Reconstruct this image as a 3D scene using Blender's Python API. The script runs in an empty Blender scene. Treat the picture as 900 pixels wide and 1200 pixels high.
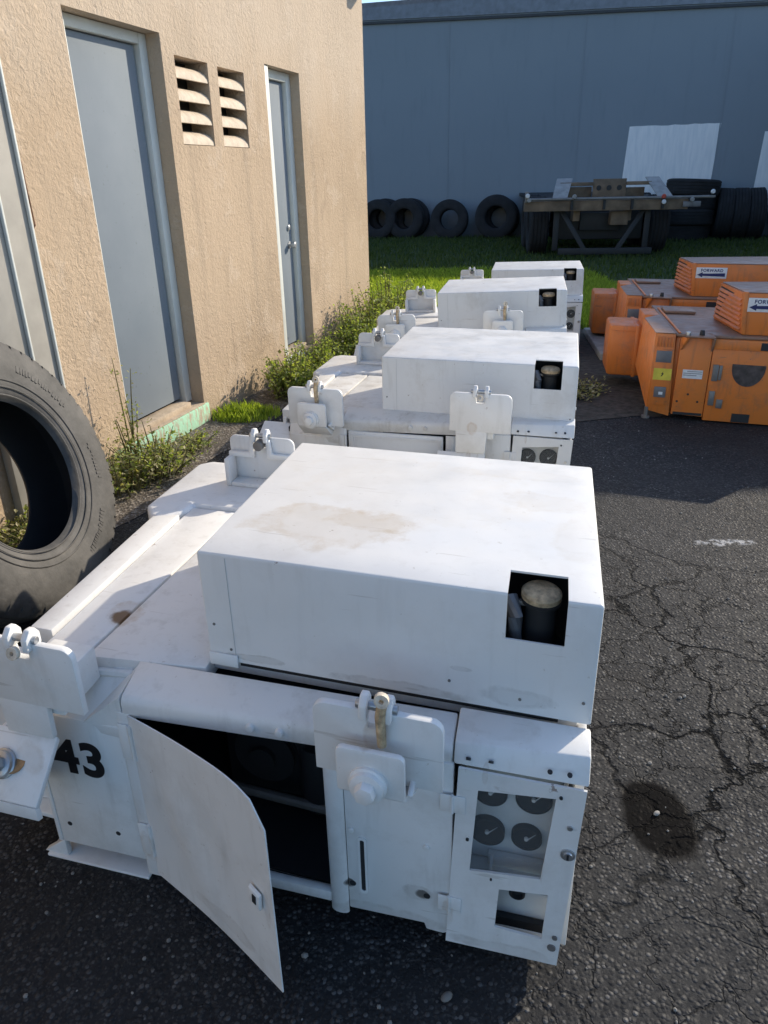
import bpy, bmesh, math, random
from math import sin, cos, pi, radians as R
from mathutils import Vector, Matrix
random.seed(7)
S = bpy.context.scene
C = S.collection

# ------------------------------------------------------------------ camera, sky, sun, exposure
F_PX, PITCH, ROLL, CAM_H = 877.0, R(24.235), R(1.263), 1.45
cam = bpy.data.cameras.new('camera'); camo = bpy.data.objects.new('camera', cam); C.objects.link(camo)
cam.sensor_fit = 'VERTICAL'; cam.sensor_height = 24.0; cam.lens = 24.0 * F_PX / 1200.0
cam.clip_start = 0.05; cam.clip_end = 2000
fw = Vector((0, cos(PITCH), -sin(PITCH))); rt = Vector((1, 0, 0)); dn = fw.cross(rt)
rt2 = rt * cos(ROLL) + dn * sin(ROLL); dn2 = dn * cos(ROLL) - rt * sin(ROLL)
m = Matrix((rt2, -dn2, -fw)).transposed().to_4x4(); m.translation = Vector((0, 0, CAM_H))
camo.matrix_world = m; S.camera = camo

SUN_AZ, SUN_EL = R(53.0), R(25.0)          # azimuth from +Y towards +X
w = bpy.data.worlds.new('World'); S.world = w; w.use_nodes = True
nt = w.node_tree; nt.nodes.clear()
sky = nt.nodes.new('ShaderNodeTexSky'); sky.sky_type = 'NISHITA'; sky.sun_disc = False
sky.sun_elevation = SUN_EL; sky.sun_rotation = SUN_AZ; sky.air_density = 1.0; sky.dust_density = 0.8; sky.ozone_density = 3.4
bg = nt.nodes.new('ShaderNodeBackground'); bg.inputs[1].default_value = 0.15
out = nt.nodes.new('ShaderNodeOutputWorld')
# thin white clouds mixed into the sky
tc = nt.nodes.new('ShaderNodeTexCoord'); nz = nt.nodes.new('ShaderNodeTexNoise'); nz.inputs['Scale'].default_value = 5; nz.inputs['Detail'].default_value = 6
cr = nt.nodes.new('ShaderNodeValToRGB'); cr.color_ramp.elements[0].position = .62; cr.color_ramp.elements[1].position = .88
mx = nt.nodes.new('ShaderNodeMix'); mx.data_type = 'RGBA'; mx.inputs[7].default_value = (4.6, 4.9, 5.2, 1)
nt.links.new(tc.outputs['Generated'], nz.inputs['Vector']); nt.links.new(nz.outputs['Fac'], cr.inputs[0]); nt.links.new(cr.outputs[0], mx.inputs[0])
nt.links.new(sky.outputs[0], mx.inputs[6]); nt.links.new(mx.outputs[2], bg.inputs[0]); nt.links.new(bg.outputs[0], out.inputs[0])
sl = bpy.data.lights.new('sun', 'SUN'); sl.energy = 3.4; sl.angle = R(0.53); sl.color = (1.0, .88, .70)
so = bpy.data.objects.new('sun', sl); C.objects.link(so)
sd = Vector((sin(SUN_AZ) * cos(SUN_EL), cos(SUN_AZ) * cos(SUN_EL), sin(SUN_EL)))
so.rotation_euler = (-sd).to_track_quat('-Z', 'Y').to_euler(); so.location = sd * 40
S.view_settings.view_transform = 'Standard'; S.view_settings.look = 'None'
S.view_settings.exposure = 0.68; S.view_settings.gamma = 1.0; S.view_settings.use_curve_mapping = False

# ------------------------------------------------------------------ materials
def nodes(name):
    mt = bpy.data.materials.new(name); mt.use_nodes = True
    t = mt.node_tree; return mt, t, t.nodes['Principled BSDF']
class G:                                     # tiny node-graph helper
    def __init__(s, t, vary=False):
        s.t = t; s.co0 = s.co = t.nodes.new('ShaderNodeTexCoord').outputs['Object']
        if vary:
            oi = t.nodes.new('ShaderNodeObjectInfo'); k = t.nodes.new('ShaderNodeVectorMath'); k.operation = 'MULTIPLY_ADD'
            t.links.new(oi.outputs['Random'], k.inputs[0]); k.inputs[1].default_value = (17, 23, 31); t.links.new(s.co, k.inputs[2]); s.co = k.outputs[0]
    def n(s, typ, **kw):
        x = s.t.nodes.new('ShaderNode' + typ)
        for k, v in kw.items(): setattr(x, k, v)
        return x
    def put(s, sock, v):
        if isinstance(v, bpy.types.NodeSocket): s.t.links.new(v, sock)
        else: sock.default_value = v
    def mapv(s, scale=(1, 1, 1), loc=(0, 0, 0), src=None, rot=(0, 0, 0)):
        x = s.n('Mapping'); s.put(x.inputs[0], src or s.co); x.inputs[1].default_value = loc; x.inputs[2].default_value = rot; x.inputs[3].default_value = scale; return x.outputs[0]
    def noise(s, scale, detail=4, vec=None, rough=.55, dist=0):
        x = s.n('TexNoise'); s.put(x.inputs['Vector'], vec or s.co); x.inputs['Scale'].default_value = scale; x.inputs['Detail'].default_value = detail
        x.inputs['Roughness'].default_value = rough; x.inputs['Distortion'].default_value = dist; return x.outputs['Fac']
    def vor(s, scale, feature='F1', vec=None, outp='Distance', rnd=1):
        x = s.n('TexVoronoi', feature=feature); s.put(x.inputs['Vector'], vec or s.co); x.inputs['Scale'].default_value = scale; x.inputs['Randomness'].default_value = rnd; return x.outputs[outp]
    def ramp(s, f, a, b, ca=(0, 0, 0, 1), cb=(1, 1, 1, 1)):
        x = s.n('ValToRGB'); s.put(x.inputs[0], f); e = x.color_ramp.elements; e[0].position = a; e[1].position = b; e[0].color = ca; e[1].color = cb; return x.outputs[0]
    def mix(s, f, a, b, mode='MIX'):
        x = s.n('Mix', data_type='RGBA', blend_type=mode); s.put(x.inputs[0], f); s.put(x.inputs[6], a); s.put(x.inputs[7], b); return x.outputs[2]
    def math(s, op, a, b=0.0, c=None):
        x = s.n('Math', operation=op); s.put(x.inputs[0], a); s.put(x.inputs[1], b)
        if c is not None: s.put(x.inputs[2], c)
        return x.outputs[0]
    def bump(s, h, strength=.3, dist=.01, nrm=None):
        x = s.n('Bump'); s.put(x.inputs['Height'], h); x.inputs['Strength'].default_value = strength; x.inputs['Distance'].default_value = dist
        if nrm: s.put(x.inputs['Normal'], nrm)
        return x.outputs[0]
    def blob(s, pos, rad, wob=.35, nscale=9, soft=.3):   # a stain of its own shape around a point
        d = s.n('VectorMath', operation='SUBTRACT'); s.put(d.inputs[0], s.co0); d.inputs[1].default_value = pos
        d2 = s.n('VectorMath', operation='DIVIDE'); s.put(d2.inputs[0], d.outputs[0]); d2.inputs[1].default_value = rad
        l = s.n('VectorMath', operation='LENGTH'); s.put(l.inputs[0], d2.outputs[0])
        v = s.math('ADD', l.outputs['Value'], s.math('MULTIPLY', s.math('SUBTRACT', s.noise(nscale, 4), .5), wob * 4))
        return s.ramp(v, 1 - soft, 1, (1, 1, 1, 1), (0, 0, 0, 1))
def c4(c): return (c[0], c[1], c[2], 1)
def simple(name, col, rough=.6, metal=0, var=.18, nscale=9, bump=.0, bscale=60, spec=.5):
    mt, t, p = nodes(name); g = G(t)
    f = g.noise(nscale, 5)
    a = c4([max(0, x * (1 - var)) for x in col]); b = c4([x * (1 + var) for x in col])
    g.put(p.inputs['Base Color'], g.ramp(f, .3, .7, a, b)); p.inputs['Roughness'].default_value = rough; p.inputs['Metallic'].default_value = metal
    p.inputs['Specular IOR Level'].default_value = spec
    if bump: g.put(p.inputs['Normal'], g.bump(g.noise(bscale, 4), bump, .01))
    return mt
def painted(name, col, dirt=(.42, .38, .32), rust=(.16, .07, .03), amount=.5, rough=.42, stains=(), scratch=.4, wavy=.25):
    mt, t, p = nodes(name); g = G(t, True)
    base = g.mix(g.ramp(g.noise(2.3, 4), .35, .7), c4(col), c4([x * .93 for x in col]))
    grime = g.math('MULTIPLY', g.ramp(g.noise(6, 7, rough=.7), .5, .78), amount)
    base = g.mix(grime, base, c4(dirt))
    st = g.noise(7, 5, vec=g.mapv((5, 5, .7)))
    base = g.mix(g.math('MULTIPLY', g.ramp(st, .56, .75), amount * .45), base, c4([x * .7 for x in dirt]))
    sp = g.noise(55, 3, rough=.6)
    base = g.mix(g.math('MULTIPLY', g.ramp(sp, .70, .74), scratch), base, c4(dirt))
    sc = g.n('TexNoise'); g.put(sc.inputs['Vector'], g.mapv((3, 70, 40), rot=(.3, .5, .7))); sc.inputs['Scale'].default_value = 1.6; sc.inputs['Detail'].default_value = 3
    base = g.mix(g.math('MULTIPLY', g.ramp(sc.outputs['Fac'], .70, .73), scratch * .8), base, c4([x * .8 for x in dirt]))
    chip = g.math('MULTIPLY', g.ramp(g.noise(23, 6, rough=.65), .68, .70), g.ramp(g.noise(3.1, 2), .48, .58))
    base = g.mix(g.math('MULTIPLY', chip, .8), base, c4(rust))
    for pos, rad, colr, strength in stains:
        f = g.blob(pos, rad, .42, 11, .45); rim = g.math('MULTIPLY', g.math('MULTIPLY', g.math('MULTIPLY', f, g.math('SUBTRACT', 1.0, f)), 2.2), g.ramp(g.noise(30, 5, rough=.7), .38, .62))
        base = g.mix(g.math('MULTIPLY', g.math('MINIMUM', g.math('ADD', g.math('MULTIPLY', f, .35 if strength < .7 else 1.0), rim), 1.0), strength), base, c4(colr))
    g.put(p.inputs['Base Color'], base)
    g.put(p.inputs['Roughness'], g.ramp(g.noise(14, 4), .3, .8, (rough - .1,) * 3 + (1,), (rough + .22,) * 3 + (1,)))
    n1 = g.bump(g.noise(3.2, 2), wavy, .02)
    g.put(p.inputs['Normal'], g.bump(g.noise(220, 2), .05, .002, n1))
    return mt
W = (.79, .79, .775)
STAIN = [((.20, .18, .80), (.17, .11, .10), (.50, .40, .27), .55), ((.30, .22, .80), (.10, .05, .1), (.46, .34, .19), .5), ((.62, .40, .80), (.10, .06, .06), (.55, .47, .36), .35),
         ((.55, .55, .80), (.2, .03, .06), (.6, .54, .45), .3), ((.33, .40, .80), (.3, .2, .05), (.70, .64, .54), .3),
         ((.40, 0, .566), (.14, .05, .014), (.30, .28, .25), .6), ((.63, 0, .585), (.07, .05, .022), (.36, .34, .31), .5), ((.10, 0, .572), (.07, .05, .010), (.30, .27, .22), .6), ((.52, 0, .63), (.02, .05, .006), (.3, .28, .25), .5), ((.70, .25, .80), (.05, .12, .05), (.58, .52, .42), .35)]
M = dict(
  white=painted('white_paint', W, amount=.36, stains=[((.41, -.19, .60), (.022, .04, .03), (.42, .27, .14), .6), ((.395, -.2, .488), (.010, .08, .035), (.45, .33, .22), .55), ((.43, -.2, .47), (.005, .08, .03), (.4, .3, .2), .5),
        ((-.14, -.12, .11), (.02, .05, .05), (.40, .30, .2), .5), ((.24, -.32, .26), (.010, .06, .05), (.42, .34, .26), .5), ((.10, -.25, .09), (.12, .09, .025), (.40, .36, .31), .5), ((.63, -.09, .055), (.11, .05, .018), (.38, .34, .30), .55), ((.527, -.09, .12), (.012, .05, .04), (.42, .30, .18), .5),
        ((.589, -.09, .485), (.006, .05, .022), (.42, .33, .25), .5), ((.70, -.09, .30), (.004, .05, .05), (.45, .38, .3), .4), ((.60, -.03, .54), (.10, .03, .05), (.50, .46, .41), .4), ((-.30, -.23, .42), (.05, .03, .03), (.45, .36, .27), .45)]),
  cover=painted('white_cover_paint', W, amount=.20, stains=STAIN, wavy=.35),
  coverb=painted('weathered_cover_paint', (.74, .745, .74), amount=.5, wavy=.35, stains=[((.45, .2, .80), (.3, .06, .06), (.60, .58, .55), .4)]),
  deckb=painted('weathered_deck_paint', (.73, .72, .69), dirt=(.36, .31, .24), amount=.75, stains=[((-.30, .25, .54), (.05, .12, .05), (.5, .38, .2), .6)]),
  deck=painted('white_deck_paint', (.78, .77, .75), amount=.45, stains=[((-.292, .105, .54), (.028, .03, .03), (.10, .04, .015), .95), ((-.285, .12, .54), (.05, .06, .03), (.42, .25, .09), .6),
        ((-.19, .60, .54), (.03, .16, .03), (.55, .42, .22), .55), ((-.245, .50, .54), (.016, .03, .03), (.16, .07, .03), .9), ((-.29, -.10, .5), (.04, .03, .04), (.45, .3, .2), .6)]),
  front=painted('white_front_paint', W, amount=.42, stains=[((.322, -.10, .138), (.013, .03, .012), (.06, .05, .045), .9), ((.476, -.10, .150), (.016, .03, .013), (.05, .045, .04), .9), ((.468, -.10, .152), (.034, .05, .022), (.36, .33, .29), .6),
        ((.40, -.10, .07), (.13, .05, .025), (.35, .3, .25), .5)]),
  inside=simple('inside_grey', (.50, .51, .50), .6),
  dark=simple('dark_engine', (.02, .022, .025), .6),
  black=simple('black_rubber', (.018, .018, .019), .75),
  blackpaint=simple('black_lettering', (.012, .012, .014), .5, var=.3),
  steel=simple('zinc_steel', (.48, .49, .50), .38, .85, bump=.15),
  oldsteel=simple('dirty_steel', (.22, .21, .20), .55, .5, bump=.2),
  rust=simple('rust', (.30, .17, .08), .85, var=.5, nscale=40, bump=.4),
  rustcap=simple('rusty_cap', (.48, .36, .22), .7, .2, var=.45, nscale=70, bump=.5),
  palerust=simple('flaking_white', (.62, .55, .45), .8, var=.35, nscale=60, bump=.4),
  gauge=simple('gauge_face', (.012, .013, .015), .6, var=.4, nscale=60, spec=.2),
  orange=painted('orange_paint', (.74, .215, .04), dirt=(.27, .14, .09), amount=.8, scratch=.9),
  orangetop=painted('dusty_shaded_orange_paint', (.30, .17, .11), dirt=(.20, .17, .15), amount=.8),  # dusty tops, coloured darker still so they look shaded
  patch=simple('bare_patch', (.075, .06, .055), .7, var=.5, nscale=25),
  yellow=simple('yellow_label', (.62, .52, .06), .5, var=.25),
  label=simple('white_label', (.72, .73, .74), .5, var=.1, nscale=40),
  blue=simple('blue_print', (.012, .02, .11), .5),
  greyplate=simple('grey_plate', (.17, .17, .18), .5, .2, var=.3),
  conc=simple('concrete', (.36, .35, .33), .9, var=.25, nscale=14, bump=.5, bscale=45),
  doorblue=None, frame=simple('door_frame_paint', (.66, .68, .64), .5, var=.08, nscale=5, bump=.1),
  sill=simple('timber_sill', (.45, .36, .26), .8, var=.2, nscale=20, bump=.3),
  trailer=simple('trailer_brown', (.17, .125, .085), .7, var=.35, nscale=6, bump=.2), tlight=simple('trailer_plate', (.30, .30, .29), .6, var=.2),
  red=simple('red_lens', (.45, .05, .03), .3), shed=simple('shed_sheet', (.35, .36, .36), .6), stem=simple('weed_stem', (.13, .12, .05), .8, var=.3))
def mat_glass():
    mt, t, p = nodes('clear_pane'); p.inputs['Base Color'].default_value = (.9, .95, .95, 1); p.inputs['Roughness'].default_value = .12
    g = G(t); tr = g.n('BsdfTransparent'); ms = g.n('MixShader'); o = t.nodes['Material Output']
    ms.inputs[0].default_value = .035; t.links.new(tr.outputs[0], ms.inputs[1]); t.links.new(p.outputs[0], ms.inputs[2]); t.links.new(ms.outputs[0], o.inputs[0]); return mt
M['glass'] = mat_glass()
def mat_door():
    mt, t, p = nodes('blue_grey_door_paint'); g = G(t)
    b = g.mix(g.ramp(g.noise(3, 5), .35, .75), (.21, .245, .28, 1), (.18, .215, .25, 1))
    b = g.mix(g.math('MULTIPLY', g.ramp(g.noise(38, 4), .66, .72), .35), b, (.10, .11, .12, 1))
    for z, x in ((.92, .12), (.78, .1), (.85, .5), (1.02, .3)):
        b = g.mix(g.math('MULTIPLY', g.blob((0, x, z), (.3, .05, .03), .5, 20), .45), b, (.09, .09, .1, 1))
    g.put(p.inputs['Base Color'], b); p.inputs['Roughness'].default_value = .75; p.inputs['Specular IOR Level'].default_value = .3
    g.put(p.inputs['Normal'], g.bump(g.noise(4, 3), .12, .02)); return mt
M['doorblue'] = mat_door()
def mat_stucco():
    mt, t, p = nodes('tan_stucco'); g = G(t)
    b = g.mix(g.ramp(g.noise(1.1, 5), .3, .72), (.535, .41, .29, 1), (.455, .345, .24, 1))
    b = g.mix(g.math('MULTIPLY', g.ramp(g.noise(16, 6, rough=.7), .55, .75), .35), b, (.40, .30, .205, 1))
    b = g.mix(g.math('MULTIPLY', g.ramp(g.noise(5, 5, vec=g.mapv((1, 3, .25))), .56, .7), .3), b, (.37, .275, .19, 1))
    sx = g.n('SeparateXYZ'); g.put(sx.inputs[0], g.co)
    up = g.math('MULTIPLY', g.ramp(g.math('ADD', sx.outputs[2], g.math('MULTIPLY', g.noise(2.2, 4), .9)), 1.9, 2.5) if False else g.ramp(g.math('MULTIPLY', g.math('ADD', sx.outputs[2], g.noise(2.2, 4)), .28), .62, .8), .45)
    rs = g.math('MULTIPLY', g.ramp(g.noise(2.6, 6, vec=g.mapv((1, 2.2, .12)), rough=.65), .54, .66), .35)
    b = g.mix(rs, b, (.34, .27, .20, 1))
    b = g.mix(g.math('MULTIPLY', g.ramp(g.noise(3.3, 6, rough=.7), .56, .60), .30), b, (.60, .49, .38, 1))
    b = g.mix(g.math('MULTIPLY', g.ramp(g.noise(1.9, 6, rough=.7, dist=.5), .60, .66), .35), b, (.33, .25, .18, 1))
    b = g.mix(g.math('MULTIPLY', g.ramp(g.noise(75, 4), .68, .72), .5), b, (.25, .19, .14, 1))
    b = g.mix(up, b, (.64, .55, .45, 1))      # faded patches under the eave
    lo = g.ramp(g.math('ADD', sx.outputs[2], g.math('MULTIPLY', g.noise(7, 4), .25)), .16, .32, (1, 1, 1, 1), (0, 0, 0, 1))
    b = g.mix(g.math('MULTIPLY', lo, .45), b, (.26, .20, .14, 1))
    g.put(p.inputs['Base Color'], b); p.inputs['Roughness'].default_value = .92; p.inputs['Specular IOR Level'].default_value = .2
    n1 = g.bump(g.noise(7, 4), .3, .02)
    n2 = g.bump(g.math('MULTIPLY', g.noise(40, 5, rough=.62, dist=.6), g.ramp(g.noise(1.7, 3), .3, .7, (.45,) * 3 + (1,), (1,) * 4)), 1.0, .012, n1)
    g.put(p.inputs['Normal'], g.bump(g.noise(120, 3), .45, .003, n2)); return mt
M['stucco'] = mat_stucco()
def mat_farwall():
    mt, t, p = nodes('slate_blue_wall'); g = G(t)
    b = g.mix(g.ramp(g.noise(.35, 4), .3, .7), (.20, .24, .28, 1), (.225, .265, .305, 1))
    b = g.mix(g.math('MULTIPLY', g.ramp(g.noise(3, 6, vec=g.mapv((2, 2, .3))), .55, .75), .3), b, (.14, .17, .20, 1))
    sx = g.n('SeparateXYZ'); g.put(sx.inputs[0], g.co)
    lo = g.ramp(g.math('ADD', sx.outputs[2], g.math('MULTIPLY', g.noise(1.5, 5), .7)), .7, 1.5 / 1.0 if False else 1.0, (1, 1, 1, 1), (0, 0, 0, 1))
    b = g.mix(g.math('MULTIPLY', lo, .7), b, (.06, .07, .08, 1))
    g.put(p.inputs['Base Color'], b); p.inputs['Roughness'].default_value = .75
    g.put(p.inputs['Normal'], g.bump(g.noise(26, 3), .15, .01)); return mt
M['farwall'] = mat_farwall()
def mat_patch():
    mt, t, p = nodes('white_wall_patch'); g = G(t)
    b = g.mix(g.ramp(g.noise(5, 5, vec=g.mapv((3, 3, .4))), .4, .7), (.82, .83, .84, 1), (.70, .73, .76, 1))
    g.put(p.inputs['Base Color'], b); p.inputs['Roughness'].default_value = .7; return mt
M['wallpatch'] = mat_patch()
M['louvre'] = simple('cream_louvre', (.60, .50, .385), .8, var=.15, nscale=20, bump=.3)
def mat_asphalt():
    mt, t, p = nodes('cracked_asphalt'); g = G(t)
    stone = g.vor(95, 'F1', outp='Color'); sd_ = g.vor(95, 'F1'); sx = g.n('SeparateColor'); g.put(sx.inputs[0], stone)
    fine = g.vor(230, 'F1', outp='Color'); fx = g.n('SeparateColor'); g.put(fx.inputs[0], fine)
    big = g.noise(1.1, 5); b = g.ramp(big, .3, .72, (.0115, .012, .0135, 1), (.025, .0255, .027, 1))
    worn = g.ramp(g.noise(3.7, 5), .42, .66)
    pick = g.math('MULTIPLY', g.ramp(sx.outputs[0], .45, .7), g.math('MULTIPLY', g.ramp(sd_, .42, .5, (1, 1, 1, 1), (0, 0, 0, 1)), g.math('ADD', g.math('MULTIPLY', worn, .5), .3)))
    b = g.mix(pick, b, g.ramp(sx.outputs[1], 0, 1, (.03, .03, .03, 1), (.19, .185, .18, 1)))
    b = g.mix(g.math('MULTIPLY', g.ramp(fx.outputs[0], .8, .9), .4), b, (.075, .072, .07, 1))
    b = g.mix(g.math('MULTIPLY', g.ramp(g.noise(.55, 3), .45, .7), .35), b, (.024, .0238, .0235, 1))    # dust
    # crack net
    wob = g.n('VectorMath', operation='ADD'); g.put(wob.inputs[0], g.co)
    nv = g.n('TexNoise'); g.put(nv.inputs['Vector'], g.co); nv.inputs['Scale'].default_value = 5; nv.inputs['Detail'].default_value = 5; nv.inputs['Roughness'].default_value = .62
    sv = g.n('VectorMath', operation='MULTIPLY_ADD'); g.put(sv.inputs[0], nv.outputs['Color']); sv.inputs[1].default_value = (.30, .30, 0); sv.inputs[2].default_value = (-.15, -.15, 0)
    g.put(wob.inputs[1], sv.outputs[0])
    e1 = g.vor(2.1, 'DISTANCE_TO_EDGE', vec=wob.outputs[0]); e2 = g.vor(6.5, 'DISTANCE_TO_EDGE', vec=wob.outputs[0])
    m1 = g.ramp(g.noise(.8, 2), .30, .40); m2 = g.ramp(g.noise(1.3, 2), .34, .44)
    k1 = g.math('MULTIPLY', g.ramp(e1, .004, .017, (1, 1, 1, 1), (0, 0, 0, 1)), m1)
    k2 = g.math('MULTIPLY', g.ramp(e2, .004, .028, (1, 1, 1, 1), (0, 0, 0, 1)), g.math('MULTIPLY', m2, .8))
    zone = g.math('ADD', g.math('MULTIPLY', g.blob((1.0, 1.7, 0), (.9, 1.5, 9), .15, 2, .7), .8), .2)
    crack = g.math('MULTIPLY', g.math('MAXIMUM', k1, k2), zone)
    b = g.mix(g.math('MULTIPLY', crack, .8), b, (.006, .006, .006, 1))
    oil = g.blob((.655, 1.36, 0), (.10, .145, .2), .09, 9, .22)
    oil2 = g.blob((.76, 1.92, 0), (.10, .07, .2), .3, 8, .6)
    b = g.mix(g.math('MULTIPLY', oil, .95), b, (.0065, .006, .0058, 1)); b = g.mix(g.math('MULTIPLY', oil2, .45), b, (.015, .014, .014, 1))
    wp = g.math('MULTIPLY', g.blob((1.43, 2.83, 0), (.13, .035, .2), .45, 14, .4), g.ramp(g.noise(40, 4), .42, .55))
    b = g.mix(g.math('MULTIPLY', wp, .8), b, (.42, .42, .42, 1))
    g.put(p.inputs['Base Color'], b)
    g.put(p.inputs['Roughness'], g.math('SUBTRACT', g.ramp(sx.outputs[2], 0, 1, (.62,) * 3 + (1,), (.9,) * 3 + (1,)), g.math('MULTIPLY', oil, .12)))
    g.put(p.inputs['Specular IOR Level'], g.math('SUBTRACT', .26, g.math('MULTIPLY', g.math('MAXIMUM', oil, crack), .24)))
    h = g.math('SUBTRACT', g.math('MULTIPLY', g.ramp(sd_, .05, .62, (1, 1, 1, 1), (0, 0, 0, 1)), g.math('SUBTRACT', g.ramp(sx.outputs[0], 0, 1, (.35,) * 3 + (1,), (1.2,) * 3 + (1,)), g.math('MULTIPLY', oil, .5))), g.math('MULTIPLY', crack, 2.2))
    n1 = g.bump(g.noise(4, 5), .35, .03); n2 = g.bump(h, .75, .004, n1)
    g.put(p.inputs['Normal'], g.bump(g.noise(330, 2), .4, .002, n2)); return mt
M['asphalt'] = mat_asphalt()
def mat_soil():
    mt, t, p = nodes('gravelly_soil'); g = G(t)
    b = g.ramp(g.noise(18, 6, rough=.7), .3, .7, (.055, .045, .036, 1), (.15, .125, .10, 1))
    c = g.vor(80, 'F1', outp='Color'); sx = g.n('SeparateColor'); g.put(sx.inputs[0], c)
    b = g.mix(g.ramp(sx.outputs[0], .75, .85), b, (.24, .21, .18, 1))
    g.put(p.inputs['Base Color'], b); p.inputs['Roughness'].default_value = .95
    g.put(p.inputs['Normal'], g.bump(g.vor(80), .7, .008)); return mt
M['soil'] = mat_soil()
def mat_leaf(name, a, b, trans=.35):
    mt, t, p = nodes(name); g = G(t)
    gi = g.n('NewGeometry'); r = gi.outputs['Random Per Island']
    col = g.ramp(r, 0, 1, c4(a), c4(b)); g.put(p.inputs['Base Color'], col); p.inputs['Roughness'].default_value = .55
    tl = g.n('BsdfTranslucent'); g.put(tl.inputs[0], g.mix(1.0, col, (1.6, 1.7, .6, 1), 'MULTIPLY')); ms = g.n('MixShader'); ms.inputs[0].default_value = trans
    o = t.nodes['Material Output']; t.links.new(p.outputs[0], ms.inputs[1]); t.links.new(tl.outputs[0], ms.inputs[2]); t.links.new(ms.outputs[0], o.inputs[0]); return mt
M['leaf'] = mat_leaf('leaf_green', (.09, .14, .03), (.44, .48, .17), .5)
M['leafdry'] = mat_leaf('leaf_dry', (.18, .17, .06), (.50, .45, .28))
M['grass'] = mat_leaf('grass_green', (.18, .25, .035), (.44, .50, .11), .5)
M['grass_shade'] = mat_leaf('grass_shaded_green', (.035, .065, .018), (.10, .135, .035), .4)  # darker copy of the lawn green, the wall's shade put into its colour
def mat_turf():
    mt, t, p = nodes('turf'); g = G(t)
    g.put(p.inputs['Base Color'], g.ramp(g.noise(9, 6, rough=.7), .3, .7, (.030, .052, .014, 1), (.075, .105, .03, 1))); p.inputs['Roughness'].default_value = .95
    g.put(p.inputs['Normal'], g.bump(g.noise(60, 4), .8, .03)); return mt
M['turf'] = mat_turf()
def mat_tyre():
    mt, t, p = nodes('tyre_rubber'); g = G(t)
    b = g.ramp(g.noise(7, 6, rough=.65), .35, .75, (.04, .039, .037, 1), (.12, .113, .104, 1))
    g.put(p.inputs['Base Color'], b); p.inputs['Roughness'].default_value = .7
    g.put(p.inputs['Normal'], g.bump(g.noise(45, 4), .25, .006)); return mt
M['tyre'] = mat_tyre()
M['tyredark'] = simple('old_tyre_rubber', (.014, .014, .016), .85, var=.4, nscale=5)
def mat_green_step():
    mt, t, p = nodes('mint_step_paint'); g = G(t)
    b = g.mix(g.ramp(g.noise(9, 6, vec=g.mapv((1, 3, 1)), rough=.7), .5, .58), (.36, .62, .44, 1), (.40, .34, .25, 1))
    g.put(p.inputs['Base Color'], b); p.inputs['Roughness'].default_value = .85; g.put(p.inputs['Normal'], g.bump(g.noise(30, 4), .4, .01)); return mt
M['mint'] = mat_green_step()

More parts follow.
